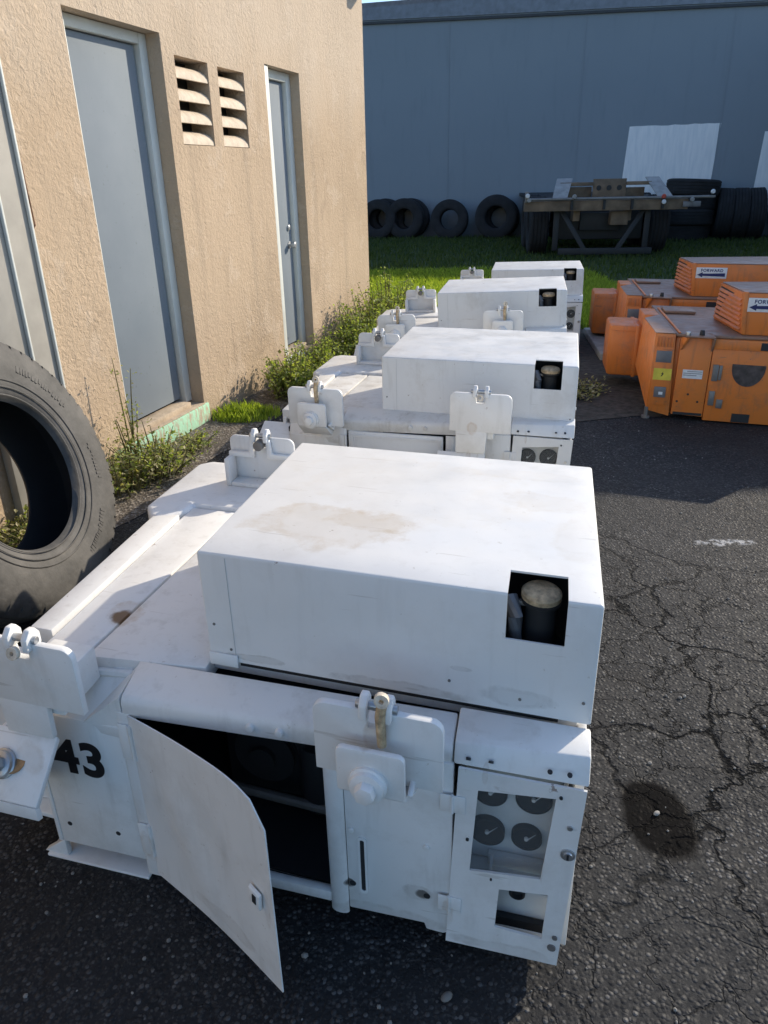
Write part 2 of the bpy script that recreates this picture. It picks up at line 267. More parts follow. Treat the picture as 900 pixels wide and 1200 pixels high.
# ------------------------------------------------------------------ mesh helpers
class MB:
    def __init__(s): s.bm = bmesh.new()
    def poly(s, pts): return s.bm.faces.new([s.bm.verts.new(p) for p in pts])
    def hexa(s, b, t):                       # bottom ring, top ring (same count)
        vb = [s.bm.verts.new(p) for p in b]; vt = [s.bm.verts.new(p) for p in t]; n = len(b)
        s.bm.faces.new(vb[::-1]); s.bm.faces.new(vt)
        for i in range(n): s.bm.faces.new((vb[i], vb[(i + 1) % n], vt[(i + 1) % n], vt[i]))
        return s
    def box(s, x0, x1, y0, y1, z0, z1): return s.hexa([(x0, y0, z0), (x1, y0, z0), (x1, y1, z0), (x0, y1, z0)], [(x0, y0, z1), (x1, y0, z1), (x1, y1, z1), (x0, y1, z1)])
    def prism(s, pts, vec): v = Vector(vec); return s.hexa(pts, [tuple(Vector(p) + v) for p in pts])
    def cyl(s, c0, c1, r0, r1=None, n=16, cap=True):
        c0, c1 = Vector(c0), Vector(c1); r1 = r0 if r1 is None else r1; d = (c1 - c0).normalized()
        a = d.orthogonal().normalized(); b = d.cross(a)
        ring = lambda c, r: [s.bm.verts.new(c + r * (a * cos(2 * pi * i / n) + b * sin(2 * pi * i / n))) for i in range(n)]
        A, B = ring(c0, r0), ring(c1, r1)
        for i in range(n): s.bm.faces.new((A[i], A[(i + 1) % n], B[(i + 1) % n], B[i]))
        if cap: s.bm.faces.new(A[::-1]); s.bm.faces.new(B)
        return s
    def lathe(s, o, d, prof, n=32, closed=False):   # prof: (distance along axis, radius)
        o = Vector(o); d = Vector(d).normalized(); a = d.orthogonal().normalized(); b = d.cross(a); rings = []
        for h, r in prof: rings.append([s.bm.verts.new(o + d * h + r * (a * cos(2 * pi * i / n) + b * sin(2 * pi * i / n))) for i in range(n)])
        seq = list(zip(rings, rings[1:] + ([rings[0]] if closed else [])))
        if not closed: seq = seq[:len(rings) - 1]
        for A, B in seq:
            for i in range(n): s.bm.faces.new((A[i], A[(i + 1) % n], B[(i + 1) % n], B[i]))
        if not closed: s.bm.faces.new(rings[0][::-1]); s.bm.faces.new(rings[-1])
        return s
    def tube(s, pts, r, n=8):
        pts = [Vector(p) for p in pts]; rings = []
        up = Vector((0.13, .27, .95))
        for i, p in enumerate(pts):
            d = (pts[min(i + 1, len(pts) - 1)] - pts[max(i - 1, 0)]).normalized(); a = d.cross(up)
            if a.length < .05: a = d.cross(Vector((1, 0, 0)))
            a.normalize(); b = d.cross(a); rr = r[i] if isinstance(r, (list, tuple)) else r
            rings.append([s.bm.verts.new(p + rr * (a * cos(2 * pi * k / n) + b * sin(2 * pi * k / n))) for k in range(n)])
        for A, B in zip(rings, rings[1:]):
            for k in range(n): s.bm.faces.new((A[k], A[(k + 1) % n], B[(k + 1) % n], B[k]))
        s.bm.faces.new(rings[0][::-1]); s.bm.faces.new(rings[-1]); return s
    def mesh(s, name, mat, bevel=0.0, smooth=30, T=None, seg=2, norm=True):
        bm = s.bm
        if T:
            for v in bm.verts: v.co = T(v.co)
        if norm: bmesh.ops.recalc_face_normals(bm, faces=bm.faces)
        if bevel:
            es = [e for e in bm.edges if len(e.link_faces) == 2 and e.calc_face_angle(0) > .45]
            bmesh.ops.bevel(bm, geom=es, offset=bevel, offset_type='OFFSET', segments=seg, profile=.5, affect='EDGES', clamp_overlap=True)
        me = bpy.data.meshes.new(name); bm.to_mesh(me); bm.free(); me.materials.append(mat)
        if smooth:
            me.polygons.foreach_set('use_smooth', [True] * len(me.polygons)); me.set_sharp_from_angle(angle=R(smooth))
        return me
def link(name, me, parent=None):
    o = bpy.data.objects.new(name, me); C.objects.link(o)
    if parent: o.parent = parent
    return o
def tag(o, label=None, cat=None, group=None, kind=None):
    for k, v in (('label', label), ('category', cat), ('group', group), ('kind', kind)):
        if v: o[k] = v
    return o
def empty(name, loc=(0, 0, 0), rz=0.0):
    o = bpy.data.objects.new(name, None); o.empty_display_size = .1; C.objects.link(o); o.location = loc; o.rotation_euler = (0, 0, rz); return o
def copy_tree(o, parent=None):
    c = o.copy(); C.objects.link(c)
    if parent: c.parent = parent
    for ch in list(o.children): copy_tree(ch, c)
    return c
def text_mesh(name, txt, size, mat, extrude=.0006, bold=.0, align='CENTER', spacing=1.0):
    cu = bpy.data.curves.new(name, 'FONT'); cu.body = txt; cu.size = size; cu.extrude = extrude; cu.offset = bold; cu.align_x = align; cu.align_y = 'CENTER'; cu.space_character = spacing
    o = bpy.data.objects.new(name, cu); C.objects.link(o); bpy.context.view_layer.update()
    me = bpy.data.meshes.new_from_object(o.evaluated_get(bpy.context.evaluated_depsgraph_get())); bpy.data.objects.remove(o); me.materials.clear(); me.materials.append(mat); me.name = name; return me

# ------------------------------------------------------------------ setting: ground
def sheet(name, pts, z, mat):
    b = MB(); b.poly([(x, y, z) for x, y in pts]); return tag(link(name, b.mesh(name, mat, smooth=0)), kind='structure')
sheet('asphalt_yard', [(-300, -300), (300, -300), (300, 600), (-300, 600)], 0, M['asphalt'])
BA = R(17.59); BU = Vector((sin(BA), cos(BA), 0)); BN = Vector((cos(BA), -sin(BA), 0)); BC = Vector((-1.135, 4.764, 0))
def bw(u, z, off=0.0): p = BC + BU * u + BN * off; return (p.x, p.y, z)
def rough_edge(pts, amp, step=.12):
    o = []
    for (x0, y0), (x1, y1) in zip(pts, pts[1:]):
        n = max(1, int(math.hypot(x1 - x0, y1 - y0) / step))
        for i in range(n): t = i / n; o.append((x0 + (x1 - x0) * t + random.uniform(-amp, amp), y0 + (y1 - y0) * t + random.uniform(-amp, amp)))
    return o + [pts[-1]]
p0 = bw(-3.2, 0, 0); p1 = bw(3.6, 0, 0)
edge = rough_edge([(.02, 7.35), (-.25, 6.6), (-.52, 5.6), (-.72, 4.75), (-.92, 4.1), (-1.1, 3.4), (-1.35, 2.7), (-1.75, 2.0), (-2.2, 1.5)], .035)
sheet('soil_strip', [p1[:2]] + edge + [p0[:2]], .004, M['soil'])
turf_edge = rough_edge([(12, 7.6), (4.5, 7.4), (2.5, 7.55), (1.4, 7.6), (.6, 7.75), (.0, 7.5), (-.2, 7.3), (-8, 9.5)], .05)
sheet('grass_ground', turf_edge + [(-60, 30), (60, 30), (60, 7.6)], .008, M['turf'])
sheet('dirt_patch', rough_edge([(1.15, 4.55), (1.75, 4.62), (2.6, 4.9), (2.6, 7.55), (1.6, 7.6), (1.25, 6.2), (1.1, 5.2), (1.15, 4.55)], .04)[:-1], .004, simple('dark_dirt', (.055, .048, .04), .95, var=.6, nscale=22, bump=.6, bscale=60))

# ------------------------------------------------------------------ setting: tan building
def building():
    root = tag(empty('tan_building', BC, -BA), 'single storey tan stucco building with two blue grey doors and louvre vents', 'building')
    # local frame: +y along the facade (u), +x out of the wall (towards the yard)
    holes = [(-.835, -.045, .12, 2.17, .26), (.08, .45, 1.634, 2.083, .16), (.57, .925, 1.634, 2.078, .16), (1.255, 1.86, .12, 2.165, .22)]
    us = sorted({-7, 3.43} | {h[0] for h in holes} | {h[1] for h in holes}); zs = sorted({0, 3.7} | {h[2] for h in holes} | {h[3] for h in holes})
    b = MB(); bm = b.bm; grid = {}
    def V(u, z):
        if (u, z) not in grid: grid[(u, z)] = bm.verts.new((0, u, z))
        return grid[(u, z)]
    for u0, u1 in zip(us, us[1:]):
        for z0, z1 in zip(zs, zs[1:]):
            if any(h[0] <= u0 and u1 <= h[1] and h[2] <= z0 and z1 <= h[3] for h in holes): continue
            bm.faces.new((V(u0, z0), V(u1, z0), V(u1, z1), V(u0, z1)))
    es = [e for e in bm.edges if len(e.link_faces) == 1 and all(0 < v.co.z < 3.7 and -7 < v.co.y < 3.43 for v in e.verts)]
    for u0, u1, z0, z1, d in holes:          # reveals
        for a, c in (((u0, z0), (u0, z1)), ((u0, z1), (u1, z1)), ((u1, z1), (u1, z0)), ((u1, z0), (u0, z0))):
            bm.faces.new((bm.verts.new((0, a[0], a[1])), bm.verts.new((0, c[0], c[1])), bm.verts.new((-d, c[0], c[1])), bm.verts.new((-d, a[0], a[1]))))
        if z0 > 1: b.poly([(-d, u0, z0), (-d, u1, z0), (-d, u1, z1), (-d, u0, z1)])
    b.poly([(0, 3.43, 0), (-6, 3.43, 0), (-6, 3.43, 3.7), (0, 3.43, 3.7)]); b.poly([(0, -7, 0), (0, -7, 3.7), (-6, -7, 3.7), (-6, -7, 0)])
    b.poly([(-6, -7, 0), (-6, -7, 3.7), (-6, 3.43, 3.7), (-6, 3.43, 0)])
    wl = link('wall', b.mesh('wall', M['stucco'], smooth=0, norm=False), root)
    b = MB().box(-6.2, .12, -7.1, 3.50, 3.7, 3.85); link('roof', b.mesh('roof', M['shed'], .01), root)
    for (u0, u1, z0, z1), n in (((.08, .45, 1.634, 2.083), 4), ((.57, .925, 1.634, 2.078), 4)):   # vents
        bk = MB().box(-.155, -.15, u0 + .002, u1 - .002, z0 + .002, z1 - .002); link('vent_back', bk.mesh('vent_back', M['black']), root)
        st = (z1 - z0) / n
        for i in range(n):
            zz = z0 + i * st; prof = []
            for k in range(7):               # curved terracotta-like louvre: quarter round falling outwards
                t = k / 6 * pi / 2; prof.append((-.105 + .10 * sin(t), zz + st * .68 * cos(t) + .004))
            pts = [(x, u0 + .003, z) for x, z in prof] + [(x, u0 + .003, z) for x, z in [(-.016, zz + .002), (-.118, zz + st * .56)]]
            b = MB(); b.prism(pts, (0, u1 - u0 - .006, 0)); link('louvre', b.mesh('louvre', M['louvre'], 0), root)
    # doors
    def door(u0, u1, z0, z1, fd, fwid, knob, far):
        for a, c, nm in ((u0, u0 + fwid, 'door_jamb'), (u1 - fwid, u1, 'door_jamb')):
            link(nm, MB().box(-fd - .07, (-.012 if far else -.05) if a == u0 else -fd, a + .002, c - .002, z0 + .025, z1 - .002).mesh(nm, M['frame'], .004), root)
        link('door_head', MB().box(-fd - .069, -fd + .001, u0 + fwid, u1 - fwid, z1 - fwid * .75, z1 - .003).mesh('door_head', M['frame'], .004), root)
        d = link('door', MB().box(-fd - .075, -fd - .03, u0 + fwid + .004, u1 - fwid - .012, z0 + .055, z1 - fwid * .75 - .006).mesh('door', M['doorblue'], .003), root)
        link('door_backing', MB().box(-fd - .10, -fd - .08, u0, u1, z0, z1).mesh('door_backing', M['black']), root)
        ku = u1 - fwid - .07
        for zz, r in (((knob, .028), (knob + .13, .020)) if far else ()):
            link('knob', MB().lathe((-fd - .03, ku, zz), (1, 0, 0), [(0, r), (.006, r), (.008, r * .5), (.03, r * .45), (.034, r * .9), (.055, r * .85), (.06, r * .4)] if r > .025 else [(0, r), (.012, r), (.015, r * .7)], 16).mesh('knob', M['steel']), d)
        link('threshold', MB().box(-fd - .05, -.02 if far else -.03, u0 + .002, u1 - fwid * 1.4, z0 + .002, z0 + .042).mesh('threshold', M['sill'], .006), root)
    door(-.835, -.045, .12, 2.17, .085, .075, .93, False)
    door(1.255, 1.86, .12, 2.165, .075, .085, .95, True)
    link('step', MB().box(-.12, .012, -1.0, .0, .0, .122).mesh('step', M['mint'], .01), root)
    link('step_top', MB().box(-.10, .006, -.833, -.047, .1225, .130).mesh('step_top', M['sill'], .002), root)
    link('sill', MB().box(-.06, .02, 1.24, 1.60, .07, .121).mesh('sill', M['frame'], .006), root)
    # pale square conduits at the left of the doors
    mc = link('metal_cover', MB().box(.001, .045, -1.75, -1.335, 0, 3.3).mesh('metal_cover', simple('grey_sheet', (.36, .34, .305), .5, var=.1), .004), root)
    for u in (-1.345, -1.50):
        link('edge_trim', MB().box(.046, .062, u - .012, u, 0, 3.3).mesh('edge_trim', M['frame'], .003), mc)  # white strips stand in for the sunlit edges of the sheet
    pts = [(.006, -1.27, 3.2)]; z = 3.2
    while z > 1.3: z -= .12; pts.append((.006, -1.29 - .012 * sin(z * 5) + (.02 if z < 1.6 else 0), z))
    link('cable', MB().tube(pts + [(.006, -1.33, 1.22)], .004, 6).mesh('cable', simple('brown_cable', (.22, .12, .07), .6)), root)
    # small floodlight near the corner, above the frame
    fl = link('floodlight', MB().box(.10, .24, 3.34, 3.46, 2.95, 3.12).mesh('floodlight', M['greyplate'], .02), root)
    link('arm', MB().tube([(0, 3.36, 2.96), (.08, 3.36, 2.97), (.14, 3.36, 2.99)], .022, 8).mesh('arm', M['greyplate']), fl)
building()

# ------------------------------------------------------------------ setting: slate blue wall, added shade shed
FN = Vector((.28, .96, 0)).normalized(); FU = Vector((FN.y, -FN.x, 0)); FC = Vector((.76, 20.16, 0))
def fwp(u, z, off=0.0): p = FC + FU * u - FN * off; return (p.x, p.y, z)
def far_wall():
    root = tag(empty('warehouse_wall', FC, math.atan2(FU.y, FU.x)), 'tall slate blue warehouse wall behind the tyres with white patches', 'wall')
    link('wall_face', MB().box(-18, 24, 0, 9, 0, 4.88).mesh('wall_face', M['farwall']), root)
    b = MB(); b.prism([(-18, -.05, 4.72 + .33), (24, -.05, 4.46 - .33), (24, -.05, 4.41 - .33), (-18, -.05, 4.67 + .33)], (0, .06, 0))
    link('flashing', b.mesh('flashing', simple('flashing_dark', (.03, .036, .045), .6)), root)
    b = MB(); b.prism([(-18, -.035, 4.75 + .33), (24, -.035, 4.49 - .33), (24, -.035, 5.0), (-18, -.035, 4.92)], (0, 9, 0)); link('parapet', b.mesh('parapet', simple('parapet_blue', (.17, .195, .235), .6)), root)
    for u in range(-17, 24, 3):
        link('sheet_joint', MB().box(u - .012, u + .012, -.008, .0, .02, 4.6).mesh('sheet_joint', M['farwall']), root)
    rnd = random.Random(3)
    def ragged(x0, x1, z0, z1, sk):
        n = 14; top = [(x0 + (x1 - x0) * i / n, -.006, z1 + rnd.uniform(-.010, .010)) for i in range(n + 1)]
        r = [(x1 + sk * i / 8 + rnd.uniform(-.008, .008), -.006, z1 + (z0 - z1) * i / 8) for i in range(1, 8)]
        bt = [(x1 + sk - (x1 - x0) * i / n, -.006, z0 + rnd.uniform(-.05, .05)) for i in range(n + 1)]
        bm_ = MB(); bm_.prism(top + r + bt, (0, .004, 0)); return bm_.mesh('white_patch', M['wallpatch'])
    link('white_patch', ragged(5.12, 7.02, .75, 2.33, -.07), root)
    link('white_patch', ragged(7.92, 10.2, .7, 2.15, -.05), root)
far_wall()
shed = tag(empty('shade_shed', (8.15, 8.9, 0)), 'plain grey shed added unseen beyond the right edge to shade the orange units', 'shed')  # unseen shed, added only to throw shade over the orange units
link('wall', MB().box(0, 5, 0, 6.4, 0, 4.15).mesh('wall', M['shed'], .01), shed); link('roof', MB().box(-.05, 5.1, -.05, 6.45, 4.152, 4.25).mesh('roof', M['shed'], .005), shed)

# ------------------------------------------------------------------ white ground power units
SH = R(4.9)
def T(co): X, Y, Z = co; return Vector((X - Y * sin(SH), Y * cos(SH), Z))
CACHE = {}
SUB = {}
def part(name, key, fn, mat, parent, bevel=.002, smooth=30, seg=2):
    mat = SUB.get(mat, mat); k = name + key + mat
    if k not in CACHE: CACHE[k] = fn().mesh(name, M[mat], bevel, smooth, T, seg)
    return link(name, CACHE[k], parent)
yf = lambda X: -.115 + .033 * X
def fp(X, Z, off=0.0): return (X, yf(X) - off, Z)                 # point on the front plane, off = proud of it
def fprism(pts, off0, off1): b = MB(); b.hexa([fp(x, z, off0) for x, z in pts], [fp(x, z, off1) for x, z in pts]); return b
def fbox(x0, x1, z0, z1, o0, o1): return fprism([(x0, z0), (x1, z0), (x1, z1), (x0, z1)], o0, o1)
def fcyl(X, Z, r, o0, o1, n=16, r1=None): return MB().cyl(fp(X, Z, o0), fp(X, Z, o1), r, r1, n)
def fframe(outer, holes, o0, o1):
    """flat plate with rectangular holes (quads of 4 corners), cut with a triangle fill"""
    b = MB(); bm = b.bm; loops = []
    for lp in [outer] + holes:
        fr = [bm.verts.new(fp(x, z, o1)) for x, z in lp]; bk = [bm.verts.new(fp(x, z, o0)) for x, z in lp]; loops.append((fr, bk)); n = len(lp)
        for i in range(n): bm.faces.new((fr[i], fr[(i + 1) % n], bk[(i + 1) % n], bk[i]))
    for side in (0, 1):
        ed = []
        for l in loops:
            v = l[side]
            for i in range(len(v)):
                e = bm.edges.get((v[i], v[(i + 1) % len(v)])); ed.append(e)
        bmesh.ops.triangle_fill(bm, use_beauty=True, use_dissolve=False, edges=ed)
    return b
def rounded(x0, x1, z0, z1, r, corners=(1, 1, 1, 1), n=4):           # bl, br, tr, tl
    o = []
    for (cx, cz, a0), k in zip(((x0 + r, z0 + r, pi), (x1 - r, z0 + r, 1.5 * pi), (x1 - r, z1 - r, 0), (x0 + r, z1 - r, .5 * pi)), corners):
        if not k: o.append((x0 if cx < (x0 + x1) / 2 else x1, z0 if cz < (z0 + z1) / 2 else z1)); continue
        for i in range(n + 1): a = a0 + i / n * pi / 2; o.append((cx + r * cos(a), cz + r * sin(a)))
    return o

def bracket_plate(cx, z0, z1, y, hw=.113, t=.015, notch=True):
    """upright towing plate with a notch in its top edge; y = front face (local)"""
    k = .019
    pts = rounded(cx - hw, cx + hw, z0, z1, .022, (0, 0, 1, 1))
    if notch:
        tl = [i for i, p in enumerate(pts) if p[0] > cx and p[1] > z1 - 1e-4][-1]
        pts = pts[:tl + 1] + [(cx + k, z1), (cx + k * .8, z1 - .035), (cx - k * .8, z1 - .035), (cx - k, z1)] + pts[tl + 1:]
    b = MB(); b.hexa([(x, y + t, z) for x, z in pts], [(x, y, z) for x, z in pts]); return b
def clevis(parent, cx, z1, y, pin=True, key=''):
    def ears():
        b = MB()
        for s in (-1, 1):
            prof = [(y - .012, z1 - .012), (y + .03, z1 - .012), (y + .03, z1 + .012), (y + .02, z1 + .026), (y + .004, z1 + .028), (y - .010, z1 + .014)]
            x0 = cx + s * .021 - .007; b.hexa([(x0, a, c) for a, c in prof], [(x0 + .014, a, c) for a, c in prof])
        return b
    part('clevis', key, ears, 'white', parent, .003)
    if pin:
        part('pin', key, lambda: MB().cyl((cx - .036, y + .008, z1 + .006), (cx + .036, y + .008, z1 + .006), .008, n=10), 'steel', parent, .001)
def bolt(parent, o, d, r=.022, key='', mat='white'):
    d = Vector(d).normalized(); o = Vector(o)
    w_ = part('washer', key, lambda: MB().lathe(o, d, [(0, r * 1.35), (.008, r * 1.35), (.010, r * 1.2), (.018, r * 1.15), (.02, r * .95)], 20), mat, parent, 0)
    return part('bolt', key, lambda: MB().cyl(o + d * .016, o + d * .036, r * .78, r * .70, n=6), 'steel' if mat != 'white' else 'white', parent, .002)

def make_unit(name, loc, rz, label, number, door_open, left, right, roll=0.0):
    u = tag(empty(name, loc, rz), label, 'ground power unit', 'white ground power units in a row')
    u.rotation_euler = (0, roll, rz)
    P = lambda nm, key, fn, mat='white', bevel=.002, **k: part(nm, key, fn, mat, u, bevel, **k)
    # body carcass
    def shell():
        b = MB()
        b.box(.735, .752, -.055, 1.05, .05, .535)                   # right wall
        b.box(-.44, -.425, -.02, 1.04, .05, .525)                   # left wall
        b.box(-.42, .735, 1.03, 1.05, .05, .53)                     # back wall
        b.box(-.42, .73, -.06, 1.02, .055, .07)                     # floor
        b.box(-.01, .735, .02, 1.03, .515, .543)                    # top under the cover
        return b
    P('body_shell', '', shell)
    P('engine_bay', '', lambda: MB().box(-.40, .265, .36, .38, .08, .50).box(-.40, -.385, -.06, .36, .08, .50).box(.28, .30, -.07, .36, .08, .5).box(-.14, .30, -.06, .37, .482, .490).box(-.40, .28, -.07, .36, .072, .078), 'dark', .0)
    # cover box with a corner notch over the filler cap
    def cover():
        x0, x1, y0, y1, zb, z1 = 0, .757, 0, .65, .556, .80; t = .004
        b = MB(); bm = b.bm; n0, n1, nz, ny = .598, .699, .709, .084
        # front with notch, top with notch (one welded sheet)
        xs = [x0, n0, n1, x1]; v = {}
        def q(k, co):
            if k not in v: v[k] = bm.verts.new(co)
            return v[k]
        zs = [zb, nz, z1]; ys = [y0, ny, y1]
        fv = lambda i, j: q((i, 'e') if j == 2 else ('f', i, j), (xs[i], y0, zs[j]))
        tv = lambda i, j: q((i, 'e') if j == 0 else ('t', i, j), (xs[i], ys[j], z1))
        for i in range(3):
            for j in range(2):
                if not (i == 1 and j == 1): bm.faces.new((fv(i, j), fv(i + 1, j), fv(i + 1, j + 1), fv(i, j + 1)))
                if not (i == 1 and j == 0): bm.faces.new((tv(i, j), tv(i + 1, j), tv(i + 1, j + 1), tv(i, j + 1)))
        bl = [bm.verts.new((x0, y1, zb)), bm.verts.new((x1, y1, zb))]
        bm.faces.new((fv(0, 0), fv(0, 1), fv(0, 2), tv(0, 1), tv(0, 2), bl[0])); bm.faces.new((fv(3, 0), bl[1], tv(3, 2), tv(3, 1), fv(3, 2), fv(3, 1)))
        bm.faces.new((bl[0], tv(0, 2), tv(1, 2), tv(2, 2), tv(3, 2), bl[1]))
        bmesh.ops.recalc_face_normals(bm, faces=bm.faces)
        bmesh.ops.bevel(bm, geom=[e for e in bm.edges if len(e.link_faces) == 2 and e.calc_face_angle(0) > .8], offset=.006, segments=3, profile=.5, affect='EDGES')
        bmesh.ops.solidify(bm, geom=bm.faces[:], thickness=t)
        return b
    cv = P('cover', '', cover, 'cover', 0)
    part('seam', '', lambda: MB().box(.0605, .0615, -.0008, .001, .562, .793), 'inside', cv, 0)
    part('lower_tab', '', lambda: MB().box(.002, .066, -.006, -.0005, .545, .574), 'white', cv, .002)
    for i, (x, z) in enumerate(((.03, .57), (.02, .64), (.5, .6), (.63, .585), (.74, .60), (.052, .585))): part('rivet', str(i), lambda: MB().cyl((x, -.0015, z), (x, .001, z), .003, n=8), 'oldsteel', cv, 0)
    P('gap_strip', '', lambda: MB().box(.066, .70, .006, .03, .544, .556), 'black', 0)  # black strip standing in for the shaded gap under the cover
    P('cover_inner', '', lambda: MB().box(.45, .735, .20, .22, .55, .785).box(.45, .46, .01, .2, .55, .785).box(.735, .745, .01, .2, .55, .785), 'dark', 0)
    fc = P('filler_neck', '', lambda: MB().lathe((.655, .075, .56), (0, 0, 1), [(0, .05), (.10, .05), (.105, .03), (.185, .028), (.19, .036), (.197, .037), (.20, .030)], 24), 'black', 0)
    part('filler_cap', '', lambda: MB().lathe((.655, .075, .757), (0, -.08, 1), [(0, .034), (.003, .036), (.012, .036), (.016, .032), (.019, .02), (.0195, .006)], 28), 'rustcap', fc, 0)
    part('hose', '', lambda: MB().tube([(.60, .12, .57), (.605, .08, .63), (.612, .05, .68), (.612, .045, .73), (.60, .07, .755)], .014, 10), 'greyplate', fc, 0)
    part('clip', '', lambda: MB().box(.598, .635, .06, .072, .744, .752), 'oldsteel', fc, .001)
    # left deck: three panels stepping down from the cover, and the shoulders
    P('deck_panel', 'a', lambda: MB().prism([(-.447, -.003, .515), (-.39, -.003, .515), (-.395, .62, .515), (-.468, .59, .515)], (0, 0, .040)), 'deck', .004)
    P('deck_panel', 'b', lambda: MB().prism([(-.386, -.047, .50), (-.277, -.047, .50), (-.245, .70, .50), (-.392, .70, .50)], (0, 0, .042)), 'deck', .003)
    P('deck_panel', 'c', lambda: MB().prism([(-.271, -.047, .50), (-.004, -.016, .50), (-.004, .70, .50), (-.239, .70, .50)], (0, 0, .041)), 'deck', .003)
    P('deck_slot', '', lambda: MB().box(-.265, .0, -.028, .0, .485, .499), 'white', 0)
    P('hinge_rod', '', lambda: MB().cyl((-.25, -.05, .508), (-.06, -.03, .512), .010, n=8), 'white', .0)
    P('shoulder', 'rear', lambda: MB().prism([(x, y, .46) for x, y in [(-.485, .60), (-.44, .575), (-.39, .66), (-.39, .705), (-.02, .705), (-.02, 1.06), (-.49, 1.06), (-.53, 1.02), (-.53, .66)]], (0, 0, .093)), 'deck', .014, seg=3)
    P('lower_side', '', lambda: MB().box(-.455, -.44, .02, 1.03, .06, .51).box(-.52, -.455, .66, 1.03, .10, .455), 'white')
    P('shoulder', 'front', lambda: MB().hexa([(-.53, -.10, .40), (-.38, -.10, .40), (-.38, -.012, .40), (-.53, -.012, .40)], [(-.53, -.11, .455), (-.38, -.11, .455), (-.38, -.012, .505), (-.53, -.012, .505)]), 'white', .006)
    P('side_box', '', lambda: MB().box(-.53, -.384, -.085, .10, .13, .398), 'white', .006)
    P('side_flange', '', lambda: MB().box(-.56, -.375, -.12, .08, .115, .128), 'white', .003)
    # sloping gusset between deck and number plate
    P('gusset', '', lambda: MB().hexa([(-.39, -.118, .41), (-.168, -.123, .41), (-.168, -.03, .47), (-.40, -.03, .47)], [(-.39, -.119, .432), (-.168, -.124, .436), (-.168, -.03, .528), (-.40, -.03, .528)]), 'deck', .002)
    def rail_end():
        b = MB(); V = [b.bm.verts.new(p) for p in ((-.155, -.03, .531), (-.252, -.1245, .433), (-.155, -.121, .433), (-.155, -.118, .512), (-.155, -.03, .43))]
        for f in ((0, 1, 3), (1, 2, 3), (0, 4, 1), (1, 4, 2), (0, 3, 2, 4)): b.bm.faces.new([V[i] for i in f])
        return b
    P('rail_end', '', rail_end, 'white', 0)
    # top rail (rolled channel) and the right-hand ledge
    def rail():
        prof = [(-.028, .476), (-.028, .541), (.018, .524 - .0), (.026, .515), (.028, .505), (.026, .476)]
        b = MB(); A = []; Bv = []
        for (o, z) in prof:
            A.append((-.152, (-.03 if o < 0 else yf(-.152) + .0265 - o), z - (.010 if o > 0 else 0))); Bv.append((.52, (-.012 if o < 0 else yf(.52) + .033 - o), z + (.004 if o > 0 else 0)))
        b.hexa(A, Bv); return b
    P('top_rail', '', rail, 'deck', .004)
    P('ledge', '', lambda: MB().hexa([(.523, -.003, .49), (.523, -.098, .497), (.523, -.082, .533), (.523, -.006, .551)], [(.757, -.003, .49), (.757, -.091, .497), (.757, -.066, .541), (.757, -.003, .551)]), 'white', .004)
    for i, (x, z) in enumerate(((.549, .509), (.589, .511), (.69, .514), (.723, .515))): P('screw', 'l%d' % i, lambda: MB().cyl((x, -.095 + .09 * (x - .549) * .3, z), (x, -.0915, z + .003), .0045, n=8), 'dark', 0)
    # number plate
    npl = P('front_plate', '', lambda: fbox(-.383, -.168, .062, .435, -.012, 0), 'front', .003)
    for i, (x, z) in enumerate(((-.353, .124), (-.227, .127))): part('hole', str(i), lambda: fcyl(x, z, .006, -.002, .0008, 10), 'dark', npl, 0)
    part('edge_trim', '', lambda: fbox(-.395, -.384, .062, .40, -.03, .001), 'white', npl, .002)
    P('fork_pocket', '', lambda: fbox(-.383, -.20, .012, .062, -.14, -.10).box(-.383, -.20, -.03, .02, .058, .0615), 'oldsteel', 0)
    P('pocket_lip', '', lambda: fbox(-.44, -.17, .0, .008, -.09, .002), 'white', .002)
    P('foot', '', lambda: fprism([(-.45, .0085), (-.385, .0085), (-.385, .06)], -.02, -.004), 'white', .002)
    if number:
        me = text_mesh('number', number, .125, M['blackpaint'], .0005, .0042, spacing=1.08)
        o = link('number', me, npl); a = math.atan(.033); X0, Z0 = -.284, .325
        o.matrix_local = Matrix.Translation(T(Vector(fp(X0, Z0, .001)))) @ Matrix.Rotation(a, 4, 'Z') @ Matrix.Rotation(pi / 2, 4, 'X') @ Matrix.Diagonal((.98, .98, 1, 1))
    # door post, hinges, door
    P('door_jamb', '', lambda: fbox(-.168, -.135, .02, .476, -.02, .001), 'white', .003)
    P('post', '', lambda: MB().hexa(*[[(.292 + .020 * cos(a), yf(.29) + .002 - .009 * sin(a), z) for a in [pi * i / 8 for i in range(9)]] for z in (.05, .474)]), 'front', .001)
    P('sill', '', lambda: fbox(-.135, .275, .066, .096, -.02, .0).box(-.135, .275, -.09, -.07, .05, .07), 'front', .006)
    H = Vector((-.140, yf(-.14) - .003, 0)); d = Vector((.373, -.181, 0)).normalized() if door_open else Vector((1, .033, 0)).normalized()
    nn = Vector((d.y, -d.x, 0))
    def dpt(s, z, t=0.0): p = H + d * s + nn * t; return (p.x, p.y, z)
    key = 'open' if door_open else 'shut'
